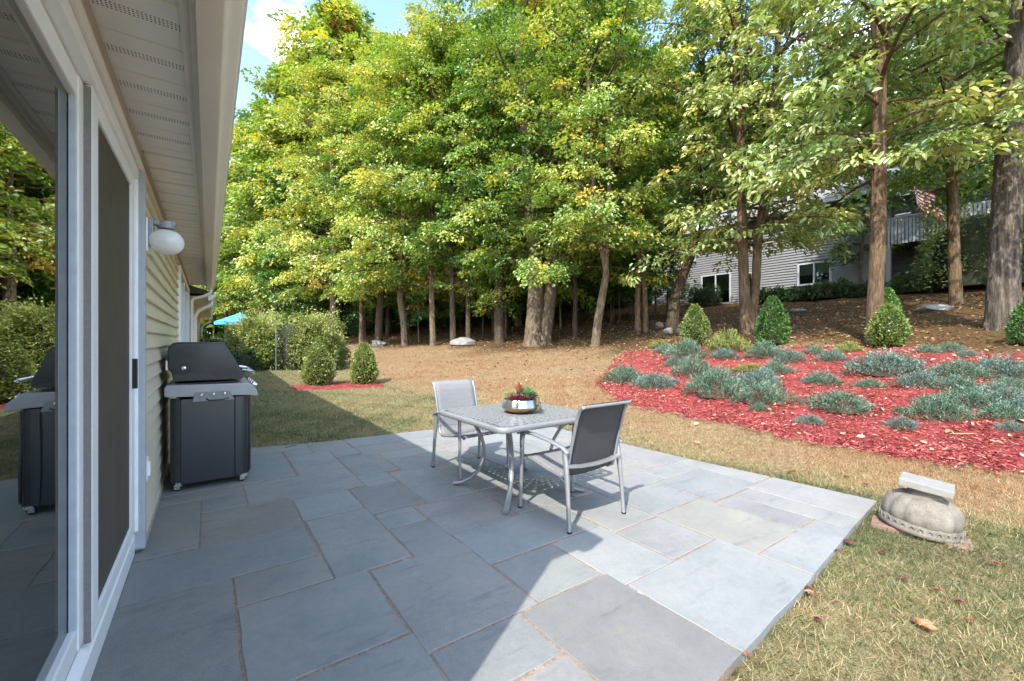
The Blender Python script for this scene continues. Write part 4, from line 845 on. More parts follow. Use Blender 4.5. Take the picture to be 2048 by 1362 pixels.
boxwood('boxwood_shrub', 728, 769, 25, 82, 'slimmer clipped cone boxwood on the lawn farther from the wire fence', M_BOXL, 2, 'clipped cone boxwoods')
boxwood('boxwood_shrub', 1390, 692, 25, 82, 'small yellow tipped cone boxwood in front of leaning trunk above mulch bed', M_BOX, 3, 'clipped cone boxwoods')
boxwood('boxwood_shrub', 1545, 690, 30, 96, 'deep green bullet shaped boxwood beside the forked trunk above mulch bed', M_BOXD, 4, 'clipped cone boxwoods', .9)
boxwood('boxwood_shrub', 1776, 694, 37, 82, 'broad bright boxwood in front of the straight brown trunk', M_BOX, 5, 'clipped cone boxwoods', .72)
boxwood('boxwood_shrub', 1774, 674, 29, 96, 'darker upright boxwood right behind the broad bright one', M_BOXD, 6, 'clipped cone boxwoods', .9)
boxwood('boxwood_shrub', 2052, 690, 36, 84, 'dark green boxwood beside the shaggy grey trunk', M_BOXD, 7, 'clipped cone boxwoods', .9)
# ================================================================ low junipers and other bed plants
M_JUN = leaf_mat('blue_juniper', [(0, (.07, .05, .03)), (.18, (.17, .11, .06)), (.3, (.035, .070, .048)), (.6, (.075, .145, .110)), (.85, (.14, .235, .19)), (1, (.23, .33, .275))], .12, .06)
M_JUNG = leaf_mat('green_juniper', [(0, (.09, .06, .03)), (.25, (.07, .10, .02)), (.6, (.19, .24, .045)), (1, (.38, .42, .10))], .2, .05)
def juniper_mesh(seed, mat, nsp=620):
    r = np.random.default_rng(seed)
    az = r.uniform(0, 2 * np.pi, nsp); q = np.sqrt(r.uniform(0, 1, nsp)); edge = 1 + .22 * np.sin(3 * az + seed) + .15 * np.sin(5 * az + 2 * seed) + .1 * np.sin(9 * az)
    hgt = .55 * (1 - q ** 2.2) * (.75 + .4 * vnoise(np.cos(az) * q * 4, np.sin(az) * q * 4, 1, seed)) + .05
    C = np.stack([np.cos(az) * q * edge, np.sin(az) * q * edge, hgt * r.uniform(.55, 1.05, nsp)], 1)
    D = unit(np.stack([np.cos(az) * (.35 + q), np.sin(az) * (.35 + q), np.full(nsp, .75)], 1) + r.normal(0, .38, (nsp, 3)))
    k = 9; P = np.repeat(C, k, 0); DD = np.repeat(D, k, 0); s = np.tile(np.linspace(-.2, .9, k), nsp)
    L0 = .19
    P = P + DD * (s * L0)[:, None]; T = DD + r.normal(0, .55, (nsp * k, 3)) + np.array([0, 0, .15]); n = len(P)
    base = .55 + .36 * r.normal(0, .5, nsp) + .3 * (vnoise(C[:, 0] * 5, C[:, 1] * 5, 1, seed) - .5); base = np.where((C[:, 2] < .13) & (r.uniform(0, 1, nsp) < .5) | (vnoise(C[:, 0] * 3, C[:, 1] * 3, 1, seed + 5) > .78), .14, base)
    t = np.repeat(base, k) + .12 * s + r.normal(0, .1, n)
    return leaves('foliage', P, T, r.normal(0, 1, (n, 3)) + np.array([0, 0, .6]), r.uniform(.055, .11, n), r.uniform(.016, .032, n), t, mat, fold=.1, droop=0)
M_JUN2 = leaf_mat('green_blue_juniper', [(0, (.07, .05, .03)), (.18, (.17, .11, .06)), (.3, (.03, .065, .03)), (.6, (.07, .145, .085)), (.85, (.135, .235, .15)), (1, (.23, .33, .24))], .15, .06)
JUN = [juniper_mesh(s, m_) for s, m_ in ((21, M_JUN), (22, M_JUN2), (23, M_JUN), (24, M_JUN2), (26, M_JUN2))]; JUG = juniper_mesh(25, M_JUNG)
core_me = None
def low_plants():
    lst = [(1333, 699, 20), (1372, 706, 34), (1348, 727, 17), (1389, 739, 36), (1251, 755, 34), (1312, 763, 37), (1432, 774, 50), (1520, 762, 38), (1526, 788, 48), (1520, 818, 16), (1447, 710, 22), (1531, 704, 32), (1578, 716, 25), (1552, 739, 29), (1627, 764, 16), (1621, 842, 25), (1628, 702, 20), (1665, 715, 23), (1645, 758, 31), (1680, 803, 52), (1774, 729, 58), (1739, 768, 26), (1842, 760, 42), (1917, 742, 45), (1912, 768, 38), (2000, 737, 48), (2018, 768, 32), (2046, 750, 34), (1854, 701, 20), (1900, 697, 24), (1934, 709, 17), (1800, 823, 14), (1807, 849, 27), (1880, 822, 50), (1929, 797, 50), (2002, 792, 48), (2012, 824, 46), (2023, 857, 26), (1735, 742, 18), (1860, 800, 24), (2045, 815, 34)]
    lab = {0: 'tiny pale juniper tuft by the back of the mulch bed', 4: 'blue juniper mound at the pointed end of the mulch bed', 19: 'browning blue juniper mound alone in the bare red mulch', 20: 'widest blue juniper mound in front of the broad boxwood', 33: 'blue juniper with bare woody front edge above the mulch'}
    core = MB().lathe([(.72, 0), (.62, .10), (.42, .22), (.15, .30), (.01, .31)], 12).build('twig_core', plain('brown_twigs_dense', (.05, .036, .022), .95, var=.4, scale=20), None, sm=80); cme = core.data; bpy.data.objects.remove(core)
    marks = [(1251, 770, 'the pointed tip of the bed'), (1390, 692, 'the small yellow tipped boxwood'), (1455, 694, 'the bright yellow green bush'), (1545, 690, 'the deep green bullet boxwood'), (1776, 694, 'the broad bright boxwood'), (2040, 690, 'the boxwood at the shaggy trunk'), (1500, 735, 'the yellow green low juniper'), (1697, 700, 'the ragged weed clump'), (1838, 930, 'the stone pedestal cap')]
    for i, (px, py, hw) in enumerate(lst):
        c, d = hit(px, py + hw * .38); R = 1.10 * hw * d / 850 * math.cos(math.atan((px - CX) / FPX)) ** .5
        O = thing('juniper_shrub', c, lab.get(i, ('tiny' if hw < 18 else 'small' if hw < 28 else 'medium' if hw < 40 else 'large') + ' blue juniper mound ' + ('at the bed back' if py < 712 else 'in mid bed' if py < 785 else 'at the bed front') + ' nearest ' + min(marks, key=lambda q: (q[0] - px) ** 2 + 4 * (q[1] - py) ** 2)[2]), 'juniper', 'low junipers in the mulch bed', rng.uniform(0, 6.28))
        O.scale = (R, R, R * rng.uniform(1.15, 1.6) if hw > 18 else R * 1.6)
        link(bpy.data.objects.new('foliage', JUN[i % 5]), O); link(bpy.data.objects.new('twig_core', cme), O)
    for i, (px, py, hw, zs, lb) in enumerate([(1500, 735, 32, .8, 'yellow green low juniper between the blue mounds'), (1455, 694, 34, 1.9, 'bright yellow green bushy shrub between two cone boxwoods'), (1320, 692, 20, 1.3, 'thin yellowing weed clump at the back corner of the mulch bed'), (1697, 700, 24, 1.4, 'ragged yellow green weed clump left of the broad boxwood')]):
        c, d = hit(px, py + hw * .3); R = hw * d / 850; O = thing('low_shrub', c, lb, 'shrub'); O.scale = (R, R, R * zs); link(bpy.data.objects.new('foliage', JUG), O); link(bpy.data.objects.new('twig_core', cme), O)
low_plants()
# ================================================================ hedge, wire fence, umbrella, boulders
M_HEDGE = leaf_mat('hedge_leaves', [(0, (.025, .06, .015)), (.4, (.07, .13, .025)), (.7, (.20, .25, .05)), (1, (.40, .42, .13))], .35, .06)
def bush(name, c, a, b, H, label, mat, seed, n, leaf=.085, rz=0, cat='hedge', group=None, t0=.42, core=True, spiky=.0):
    r = np.random.default_rng(seed); O = thing(name, c, label, cat, group, rz)
    az = r.uniform(0, 2 * np.pi, n); ph = np.arcsin(r.uniform(-.15, 1, n)); q = r.uniform(.72, 1.0, n) ** .5
    l = 1 + .10 * np.sin(4 * az + seed) + .09 * np.sin(7 * az + 5 * ph) + .07 * np.sin(13 * az - 9 * ph) + spiky * np.maximum(0, r.normal(0, 1, n))
    ca, sa = np.cos(az), np.sin(az); cp = np.cos(ph) ** .42
    P = np.stack([np.sign(ca) * np.abs(ca) ** .5 * cp * a * q * l, np.sign(sa) * np.abs(sa) ** .6 * cp * b * q * l, H * (.06 + .94 * np.clip(np.sin(ph), 0, 1) ** .75 * q * l)], 1)
    P[:, 2] = np.where(np.sin(ph) < .05, r.uniform(0, .4, n) * H, P[:, 2])
    out = unit(np.stack([P[:, 0] / a, P[:, 1] / b, P[:, 2] / H], 1)); T = out + r.normal(0, .55, (n, 3)); Nn = out * .6 + r.normal(0, .5, (n, 3)) + np.array([0, 0, .7])
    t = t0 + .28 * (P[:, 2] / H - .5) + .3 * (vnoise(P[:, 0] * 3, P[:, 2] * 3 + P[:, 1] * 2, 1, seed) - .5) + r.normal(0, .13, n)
    link(bpy.data.objects.new('foliage', leaves('foliage', P, T, Nn, r.uniform(.7, 1.3, n) * leaf, r.uniform(.35, .6, n) * leaf, t, mat)), O)
    if core:
        k = MB().lathe([(.01, 0), (.80, 0), (.84, .4), (.72, .68), (.4, .84), (.01, .88)], 14).build('twig_core', M_CORE, O, sm=80); k.scale = (a, b, H)
    return O
hc, hd = hit(556, 741); hs = hd / 850
bush('hedge', hc + np.array([*(Fw * .9), 0]), 98 * hs, 1.0, 108 * hs, 'tall shaggy yellow green hedge behind the wire mesh fence', M_HEDGE, 31, 34000, .105, -YAW * .6, t0=.78, spiky=.05)
qc, qd = hit(478, 742); bush('dark_shrub', qc + np.array([*(Fw * .3), 0]), .55, .5, .75, 'dark green low shrub at the foot of the hedge behind the grill', leaf_mat('dark_shrub_leaves', [(0, (.012, .045, .018)), (.6, (.035, .11, .04)), (1, (.09, .19, .07))], .25, .06), 32, 2600, .07, cat='shrub')
qc, qd = hit(432, 722); bush('dark_shrub', qc, .8, .7, 1.1, 'rounded green shrub beyond the house wall behind the grill lid', M_HEDGE, 33, 3000, .08, cat='shrub', t0=.3)
def wire_fence():
    a, da = hit(552, 742); b, db = hit(655, 707); b = a + (b - a) * min(1, 6.0 / max(1e-3, np.linalg.norm(b - a))); b = np.array([b[0], b[1], float(ground(b[0], b[1]))])
    W = thing('wire_fence', a, 'thin green wire mesh fence on slim posts in front of the hedge', 'fence')
    gm = plain('grey_green_metal', (.16, .20, .19), .5, .4); L = b - a; H = 1.55
    for t in (0, .5, 1.0):
        p = L * t; MB().tube([(p[0], p[1], p[2] - .2), (p[0], p[1], p[2] + H + .12)], .022, 6).build('post', gm, W, sm=50)
    mb = MB(); n = int(np.linalg.norm(L[:2]) / .10)
    def ribbon(p, q, w=.0045):
        p, q = np.array(p), np.array(q); d = q - p; u = np.array([0, 0, 1.]) if abs(d[2]) < .3 * np.linalg.norm(d) else np.array([L[0], L[1], 0]) / np.linalg.norm(L[:2])
        mb.add([p - u * w / 2, q - u * w / 2, q + u * w / 2, p + u * w / 2], [(0, 1, 2, 3)])
    for i in range(n + 1):
        p = L * i / n; ribbon((p[0], p[1], p[2] + .02), (p[0], p[1], p[2] + H))
    for j in range(16):
        z = .03 + (H - .03) * j / 15; ribbon((0, 0, z), (L[0], L[1], L[2] + z))
    o = mb.build('wire_mesh', gm, W); o['kind'] = 'stuff'
wire_fence()
def umbrella():
    c = at_depth(480, 640, 25.0); g = float(ground(c[0], c[1])); U = thing('patio_umbrella', (c[0], c[1], g), 'open blue patio umbrella rising behind the hedge', 'umbrella')
    h = c[2] - g; m = plain('blue_canvas', (.045, .30, .52), .8, var=.12, scale=6)
    pts = []; n = 8; R = 1.25
    MB().add([(0, 0, h + .42)] + [(R * math.cos(2 * math.pi * k / n), R * math.sin(2 * math.pi * k / n), h - .12) for k in range(n)] + [(R * 1.0 * math.cos(2 * math.pi * k / n), R * 1.0 * math.sin(2 * math.pi * k / n), h - .30) for k in range(n)], [(0, 1 + k, 1 + (k + 1) % n) for k in range(n)] + [(1 + k, 9 + k, 9 + (k + 1) % n, 1 + (k + 1) % n) for k in range(n)]).build('canopy', m, U)
    for k in range(n): MB().tube([(0, 0, h + .36), (R * .98 * math.cos(2 * math.pi * k / n), R * .98 * math.sin(2 * math.pi * k / n), h - .15)], .012, 5).build('rib', M_WHITE, U)
    MB().tube([(0, 0, -.05), (0, 0, h + .46)], .03, 8).build('pole', M_WHITE, U, sm=50); MB().lathe([(.3, 0), (.3, .05), (.05, .12), (.04, .3)], 16).build('base', M_GREYTRIM, U, sm=40)
umbrella()
M_ROCK = plain('grey_boulder', (.20, .19, .17), .92, var=.35, scale=5, bmp=.8)
def boulder(px, py, hw, hh, label, seed):
    c, d = hit(px, py); s = d / 850; r = np.random.default_rng(seed)
    bm = bmesh.new(); bmesh.ops.create_icosphere(bm, subdivisions=3, radius=1)
    ph = r.uniform(0, 6, 6); dirs = unit(r.normal(0, 1, (7, 3))); cut = r.uniform(.62, .9, 7)
    for v in bm.verts:
        p = np.array(v.co); 
        for dd, cc in zip(dirs, cut):
            e = p @ dd
            if e > cc: p = p - dd * (e - cc) * .9
        p *= 1 + .04 * math.sin(5 * p[0] + ph[0]) + .04 * math.sin(6 * p[1] + ph[1]) + .03 * math.sin(11 * p[2] + ph[2]); v.co = Vector((p[0] * hw * s, p[1] * hw * s * .8, p[2] * hh * s + hh * s * .45))
    me = bpy.data.meshes.new('boulder'); bm.to_mesh(me); bm.free(); me.materials.append(M_ROCK); me.shade_smooth(); me.set_sharp_from_angle(angle=.5)
    o = link(bpy.data.objects.new('boulder', me)); o.location = tuple(c); o.rotation_euler = (0, 0, -YAW); tag(o, label, 'boulder')
for a in ((757, 692, 19, 9, 'pointed grey boulder between thin trunks at the edge of the woods', 1), (926, 691, 26, 11, 'long low pale boulder left of the massive twin trunk', 2), (1338, 668, 11, 9, 'small grey rock at the foot of the leaning trunk', 3), (1358, 664, 7, 6, 'tiny pale rock right of the leaning trunk foot', 4), (1318, 655, 9, 8, 'small rock between the thin paired trunks and leaning trunk', 5), (1596, 624, 17, 5, 'flat pale stone on the leafy slope behind deep green boxwood', 6), (1866, 622, 32, 9, 'low spread of grey rocks on the slope before the far trunk', 7)): boulder(*a)
# ================================================================ trees
def bark_mat(name, dark, mid, light, zs=.22, sc=16, strength=1.0):
    m, nt, b = new_mat(name); p = gpos(nt)
    st = N(nt, 'ShaderNodeMapping'); st.inputs['Scale'].default_value = (1, 1, zs); nt.links.new(p, st.inputs['Vector'])
    n1 = noise(nt, st.outputs[0], sc, 7, .7); n2 = noise(nt, p, 1.6, 4, .6); n3 = noise(nt, st.outputs[0], sc * 4, 4, .7)
    c = mixc(nt, .85, ramp(nt, [(.30, dark), (.5, mid), (.72, light)], n1).outputs[0], ramp(nt, [(.3, (.72, .72, .70)), (.7, (1.2, 1.18, 1.12))], n2).outputs[0], 'MULTIPLY')
    nt.links.new(c, b.inputs['Base Color']); b.inputs['Roughness'].default_value = .95; b.inputs['Specular IOR Level'].default_value = .12
    ad = N(nt, 'ShaderNodeMath', operation='ADD'); nt.links.new(n1, ad.inputs[0]); nt.links.new(n3, ad.inputs[1]); bump(nt, b, ad.outputs[0], strength, .05); return m
B_GREY = bark_mat('shaggy_grey_bark', (.03, .024, .018), (.14, .115, .09), (.34, .295, .24), .13, 15)
B_BROWN = bark_mat('brown_ridged_bark', (.06, .038, .022), (.19, .125, .075), (.32, .24, .16), .14, 20)
B_DARK = bark_mat('dark_bark', (.035, .025, .017), (.11, .08, .055), (.21, .165, .12), .2, 22)
B_PALE = bark_mat('pale_smooth_bark', (.06, .042, .027), (.17, .125, .082), (.30, .24, .17), .3, 14, .8)
MAPLE = [(0, (.022, .080, .012)), (.28, (.055, .165, .022)), (.50, (.150, .270, .040)), (.70, (.36, .43, .075)), (.87, (.58, .54, .085)), (.97, (.64, .46, .08)), (1, (.50, .22, .06))]
HICK = [(0, (.05, .125, .030)), (.3, (.12, .22, .055)), (.55, (.30, .38, .11)), (.8, (.50, .50, .14)), (.94, (.60, .50, .13)), (1, (.48, .22, .07))]
L_MAPLE = leaf_mat('maple_leaves', MAPLE, .38, .07, .42); L_HICK = leaf_mat('hickory_leaves', HICK, .34, .09, .4)
def trunk_mesh(name, pts, rad, mat, seg=20, step=.12, amp=.05, flare=0., seed=0, shag=0.):
    pts = np.array(pts, float); rad = np.array(rad, float)
    s = np.concatenate([[0], np.cumsum(np.linalg.norm(np.diff(pts, axis=0), axis=1))]); n = max(4, int(s[-1] / step)); u = np.linspace(0, s[-1], n)
    C = np.stack([np.interp(u, s, pts[:, k]) for k in range(3)], 1); R = np.interp(u, s, rad)
    for _ in range(2 if len(pts) > 2 else 0): C[1:-1] = (C[:-2] + 2 * C[1:-1] + C[2:]) / 4
    th = np.linspace(0, 2 * np.pi, seg, endpoint=False)[None]; z = u[:, None]; r = np.random.default_rng(seed); f = r.uniform(0, 6, 8)
    d = .45 * np.sin(3 * th + f[0] + .6 * z) + .35 * np.sin(7 * th + f[1] - .9 * z) + .4 * np.sin(13 * th + f[2] + 1.3 * np.sin(1.1 * z)) + .3 * r.normal(0, 1, (n, seg))
    if shag:
        saw = ((z * 1.9 + .35 * np.sin(9 * th + f[3]) + r.uniform(0, 1, seg)[None]) % 1.0); d = d + shag * (1 - saw) * (np.sin(11 * th + f[4]) > -.3)
    fl = 1 + flare * np.exp(-z / .38) * (1 + .55 * np.sin(5 * th + f[5]) + .3 * np.sin(8 * th + f[6]))
    q = R[:, None] * (1 + amp * d) * fl
    V = np.stack([C[:, 0:1] + q * np.cos(th), C[:, 1:2] + q * np.sin(th), np.broadcast_to(C[:, 2:3], q.shape)], -1).reshape(-1, 3)
    i, k = np.meshgrid(np.arange(n - 1), np.arange(seg), indexing='ij'); a = (i * seg + k).ravel(); b = (i * seg + (k + 1) % seg).ravel()
    return np_mesh(name, V, np.stack([a, b, b + seg, a + seg], 1), mat, smoothed=True)
def tubes(paths, radii, seg=4):
    V, Q = [], []; o = 0
    th = np.linspace(0, 2 * np.pi, seg, endpoint=False)
    for P, R in zip(paths, radii):
        P = np.asarray(P); t = unit(np.gradient(P, axis=0)); a = unit(np.cross(t, np.array([.31, .17, .94]))); b = np.cross(t, a); n = len(P)
        v = P[:, None] + (np.cos(th)[None, :, None] * a[:, None] + np.sin(th)[None, :, None] * b[:, None]) * np.asarray(R)[:, None, None]
        i, k = np.meshgrid(np.arange(n - 1), np.arange(seg), indexing='ij'); x = (i * seg + k).ravel() + o; y = (i * seg + (k + 1) % seg).ravel() + o
        V.append(v.reshape(-1, 3)); Q.append(np.stack([x, y, y + seg, x + seg], 1)); o += n * seg
    return np.concatenate(V), np.concatenate(Q)
def crown(stems, zb, zt, Rm, nl, ks, ml, leaf, tint, seed, mat, big=False, low=.75, aspect=.55, lean=(0, 0), gap=0., spr=.5, wood=None):
    """limbs leave the stems between zb and zt, flat sprays of leaves sit along them; heights are local"""
    r = np.random.default_rng(seed); paths, radii, SC_, SO, SR = [], [], [], [], []
    for i in range(nl):
        s = (i + r.uniform(0, 1)) / nl; z = zb + (zt - zb) * s ** 1.08; st = stems[i % len(stems)]
        c = np.array([np.interp(z, st[:, 2], st[:, 0]), np.interp(z, st[:, 2], st[:, 1]), min(z, st[-1, 2] + (z - st[-1, 2]) * .6)])
        az = i * 2.39996 + r.normal(0, .35); env = (low + (1 - low) * min(1, s / .35)) * math.sqrt(max(.04, 1 - max(0, (s - .35) / .66) ** 2)); L = Rm * env * r.uniform(.72, 1.12)
        el = r.uniform(.05, .45) + .75 * s ** 1.5; o = np.array([math.cos(az), math.sin(az), 0]) + np.array([lean[0], lean[1], 0]) * .5; o /= np.linalg.norm(o)
        t = np.linspace(0, 1, 7); bend = r.normal(0, .12)
        P = c + o * (L * t * math.cos(el))[:, None] + np.array([0, 0, 1.]) * (L * (math.sin(el) * t - .30 * t ** 2.4))[:, None] + np.array([-o[1], o[0], 0]) * (L * bend * t * t)[:, None]
        paths.append(P); r0 = .012 + .012 * L; radii.append(r0 * (1.02 - t * .92))
        for k in range(ks):
            q = .26 + .76 * (k + r.uniform(0, 1)) / ks; b = np.array([np.interp(q, t, P[:, j]) for j in range(3)])
            lat = (.42 * L * (1.15 - q) * r.uniform(-1, 1)); e = b + np.array([-o[1], o[0], 0]) * lat + o * abs(lat) * .35 + np.array([0, 0, 1.]) * r.normal(.0, .16 * (.6 + L * .12))
            if r.uniform() < gap: continue
            SC_.append(e); SO.append(unit((e - c)[None])[0]); SR.append(spr * r.uniform(.65, 1.25))
            paths.append(np.stack([b, (b + e) / 2 + np.array([0, 0, .05]), e])); radii.append(np.array([.010, .007, .004]) * (1 + L * .08))
    Cc, O, Rr = np.array(SC_), np.array(SO), np.array(SR); ns = len(Cc)
    Nn = unit(np.array([0, 0, 1.]) + O * np.array([.38, .38, 0]) + r.normal(0, .22, (ns, 3))); U = unit(np.cross(Nn, O + 1e-3)); W = np.cross(U, Nn)
    ml = int(ml * 1.35); leaf = leaf * .86; n = ns * ml; ph = r.uniform(0, 2 * np.pi, n); rho = np.sqrt(r.uniform(0.02, 1, n)); ii = np.repeat(np.arange(ns), ml)
    pr = Rr[ii] * rho; sx = np.cos(ph)[:, None]; sy = np.sin(ph)[:, None]
    P = Cc[ii] + (U[ii] * sx * aspect * 1.5 + W[ii] * sy) * pr[:, None] + Nn[ii] * r.normal(0, .09, n)[:, None] * spr * 1.6 - np.array([0, 0, 1.]) * (.35 * pr * rho)[:, None]
    T = U[ii] * sx + W[ii] * sy + O[ii] * .5 + r.normal(0, .45, (n, 3)) + np.array([0, 0, -.28]); NN = Nn[ii] + r.normal(0, .38, (n, 3))
    tn = tint + r.normal(0, .12, ns)[ii] + r.normal(0, .055, n) + .10 * (vnoise(Cc[:, 0] * .8, Cc[:, 2] * .9 + Cc[:, 1] * .8, 1, seed)[ii] - .5) * 2
    tn = np.where(r.uniform(0, 1, n) < .004, r.uniform(.85, 1, n), tn)
    L = leaf * r.uniform(.7, 1.25, n); me = leaves('crown', P, T, NN, L, L * (r.uniform(.40, .55, n) if big else r.uniform(.62, .9, n)), tn, mat, fold=.16, droop=.22 if big else .15, big=big)
    V, Q = tubes(paths, radii); return me, np_mesh('branches', V, Q, wood or B_DARK, smoothed=True)
def px_stem(path, d, base):
    return np.array([at_depth(px, py, d) for px, py in path]) - base
NTREE = 0
def big_tree(stems, widths, label, cat_bark, crown_kw, flare=.35, amp=.05, seg=20, shag=0., group=None, fixd=None, name='tree', mat=None):
    global NTREE; NTREE += 1
    b, d = hit(*stems[0][0]); d = fixd or d
    if fixd: b = at_depth(*stems[0][0], d); b[2] = float(ground(b[0], b[1]))
    T = thing(name, b, label, 'tree', group); loc = []
    for si, (st, w) in enumerate(zip(stems, widths)):
        P = px_stem(st, d, b)
        if P[0, 2] < .6: P = np.concatenate([[P[0] + np.array([0, 0, -.35 - P[0, 2] * 0])], P])
        R = np.interp(np.linspace(0, 1, len(P)), np.linspace(0, 1, len(w)), np.array(w)) * d / 850 / 2 * math.cos(math.atan((st[0][0] - CX) / FPX))
        # go on upward past the top of the picture
        up = unit((P[-1] - P[-2])[None])[0]; up = unit((up * .6 + np.array([0, 0, .4]))[None])[0]; zt = crown_kw['zt'] * .92
        if P[-1, 2] < zt: P = np.concatenate([P, [P[-1] + up * (zt - P[-1, 2]) * .5 / max(.3, up[2]), P[-1] + up * (zt - P[-1, 2]) / max(.3, up[2])]]); R = np.concatenate([R, [R[-1] * .6, R[-1] * .2]])
        P[:, 2] = np.maximum.accumulate(P[:, 2] + np.arange(len(P)) * 1e-4); loc.append(P)
        link(bpy.data.objects.new('trunk', trunk_mesh('trunk', P, R, cat_bark, seg, .07 if shag else .12, amp, flare if si == 0 or P[0, 2] < .3 else 0., NTREE * 3 + si, shag)), T)
    kw = dict(crown_kw); m = mat or L_MAPLE
    cm, bm_ = crown(loc, seed=100 + NTREE, mat=m, wood=cat_bark, **kw)
    link(bpy.data.objects.new('crown', cm), T); link(bpy.data.objects.new('branches', bm_), T); return T
HK = dict(leaf=.21, big=True, spr=.42)
big_tree([[(2005, 655), (2007, 560), (2012, 450), (2019, 300), (2030, 150), (2048, -40), (2062, -260)]], [[84, 70, 64, 59, 53, 46, 36]], 'massive shaggy grey barked hickory at the top of the slope', B_GREY,
         dict(zb=4.2, zt=17, Rm=4.8, nl=48, ks=8, ml=26, tint=.46, low=.85, gap=.1, **HK), flare=.32, amp=.05, seg=64, shag=1.7, mat=L_HICK)
big_tree([[(1748, 688), (1750, 610), (1755, 500), (1757, 380), (1758, 250), (1760, 130), (1750, 20), (1748, -140)], [(1762, 140), (1778, 70), (1806, -10), (1818, -150)]], [[38, 34, 33, 33, 31, 29, 22, 16], [20, 18, 16, 12]], 'straight brown trunked hickory with yellowing leaves behind the broad boxwood', B_BROWN,
         dict(zb=4.0, zt=15, Rm=3.7, nl=52, ks=8, ml=30, tint=.54, low=.85, gap=.03, **HK), flare=.30, amp=.045, seg=32, shag=.5, mat=L_HICK)
big_tree([[(1492, 668), (1488, 560), (1485, 470), (1483, 380), (1478, 200), (1470, 0)], [(1502, 664), (1512, 560), (1516, 480), (1530, 380), (1548, 200), (1560, 0)]], [[30, 23, 21, 20, 16, 12], [24, 19, 18, 17, 14, 10]], 'hickory forked from the ground into two close brown trunks', B_BROWN,
         dict(zb=2.9, zt=13, Rm=4.4, nl=68, ks=9, ml=30, tint=.56, low=.85, **HK), flare=.35, seg=24, mat=L_HICK)
big_tree([[(1912, 608), (1908, 500), (1906, 400), (1900, 300), (1895, 100)]], [[34, 28, 26, 24, 18]], 'slim brown trunk standing before the deck of the grey house', B_BROWN, dict(zb=4.0, zt=15, Rm=4.5, nl=60, ks=8, ml=40, leaf=.155, tint=.42, spr=.55, low=.5), flare=.3)
big_tree([[(1342, 662), (1350, 600), (1362, 560), (1385, 500), (1396, 440), (1402, 300)]], [[32, 24, 20, 21, 18, 14]], 'dark trunk leaning toward the grey house with pale foot', B_DARK, dict(zb=5.2, zt=14, Rm=3.8, nl=40, ks=8, ml=42, leaf=.135, tint=.36, spr=.5, low=.5), flare=.45)
big_tree([[(1276, 668), (1275, 600), (1280, 500), (1292, 350)], [(1292, 671), (1290, 600), (1284, 520), (1276, 400)]], [[14, 12, 11, 9], [14, 12, 11, 8]], 'pair of thin crossing trunks between birch and leaning trunk', B_BROWN, dict(zb=5.2, zt=12, Rm=3.0, nl=32, ks=7, ml=42, leaf=.14, tint=.44, spr=.5, low=.5), flare=.3)
big_tree([[(1190, 693), (1196, 640), (1205, 590), (1213, 550), (1210, 520), (1200, 490), (1193, 440), (1188, 380), (1180, 250)], [(1212, 545), (1214, 500), (1217, 430), (1220, 330), (1226, 200)]], [[22, 17, 16, 15, 12, 11, 10, 9, 7], [10, 11, 10, 8, 6]], 'pale crooked trunk forking above a bend beside the mulch bed tip', B_PALE, dict(zb=3.6, zt=14, Rm=4.2, nl=54, ks=9, ml=46, leaf=.145, tint=.58, spr=.52), flare=.35)
big_tree([[(1066, 690), (1070, 620), (1072, 560), (1069, 480), (1060, 380), (1053, 280), (1040, 100)], [(1088, 690), (1099, 600), (1108, 540), (1118, 440), (1130, 350), (1148, 200), (1158, 50)]], [[46, 35, 32, 30, 27, 23, 18], [32, 27, 25, 23, 21, 17, 13]], 'massive twin trunked maple rising from one broad root flare', B_PALE, dict(zb=2.6, zt=17, Rm=5.6, nl=84, ks=10, ml=48, leaf=.155, tint=.58, low=.85, spr=.55), flare=.40, seg=36)
big_tree([[(998, 686), (998, 560), (996, 450), (990, 300), (985, 100)]], [[22, 19, 17, 15, 10]], 'straight dark trunk just left of the massive twin maple', B_DARK, dict(zb=3.3, zt=15, Rm=3.8, nl=36, ks=8, ml=44, leaf=.15, tint=.42, spr=.52))
YEL = dict(leaf=.165, spr=.58)
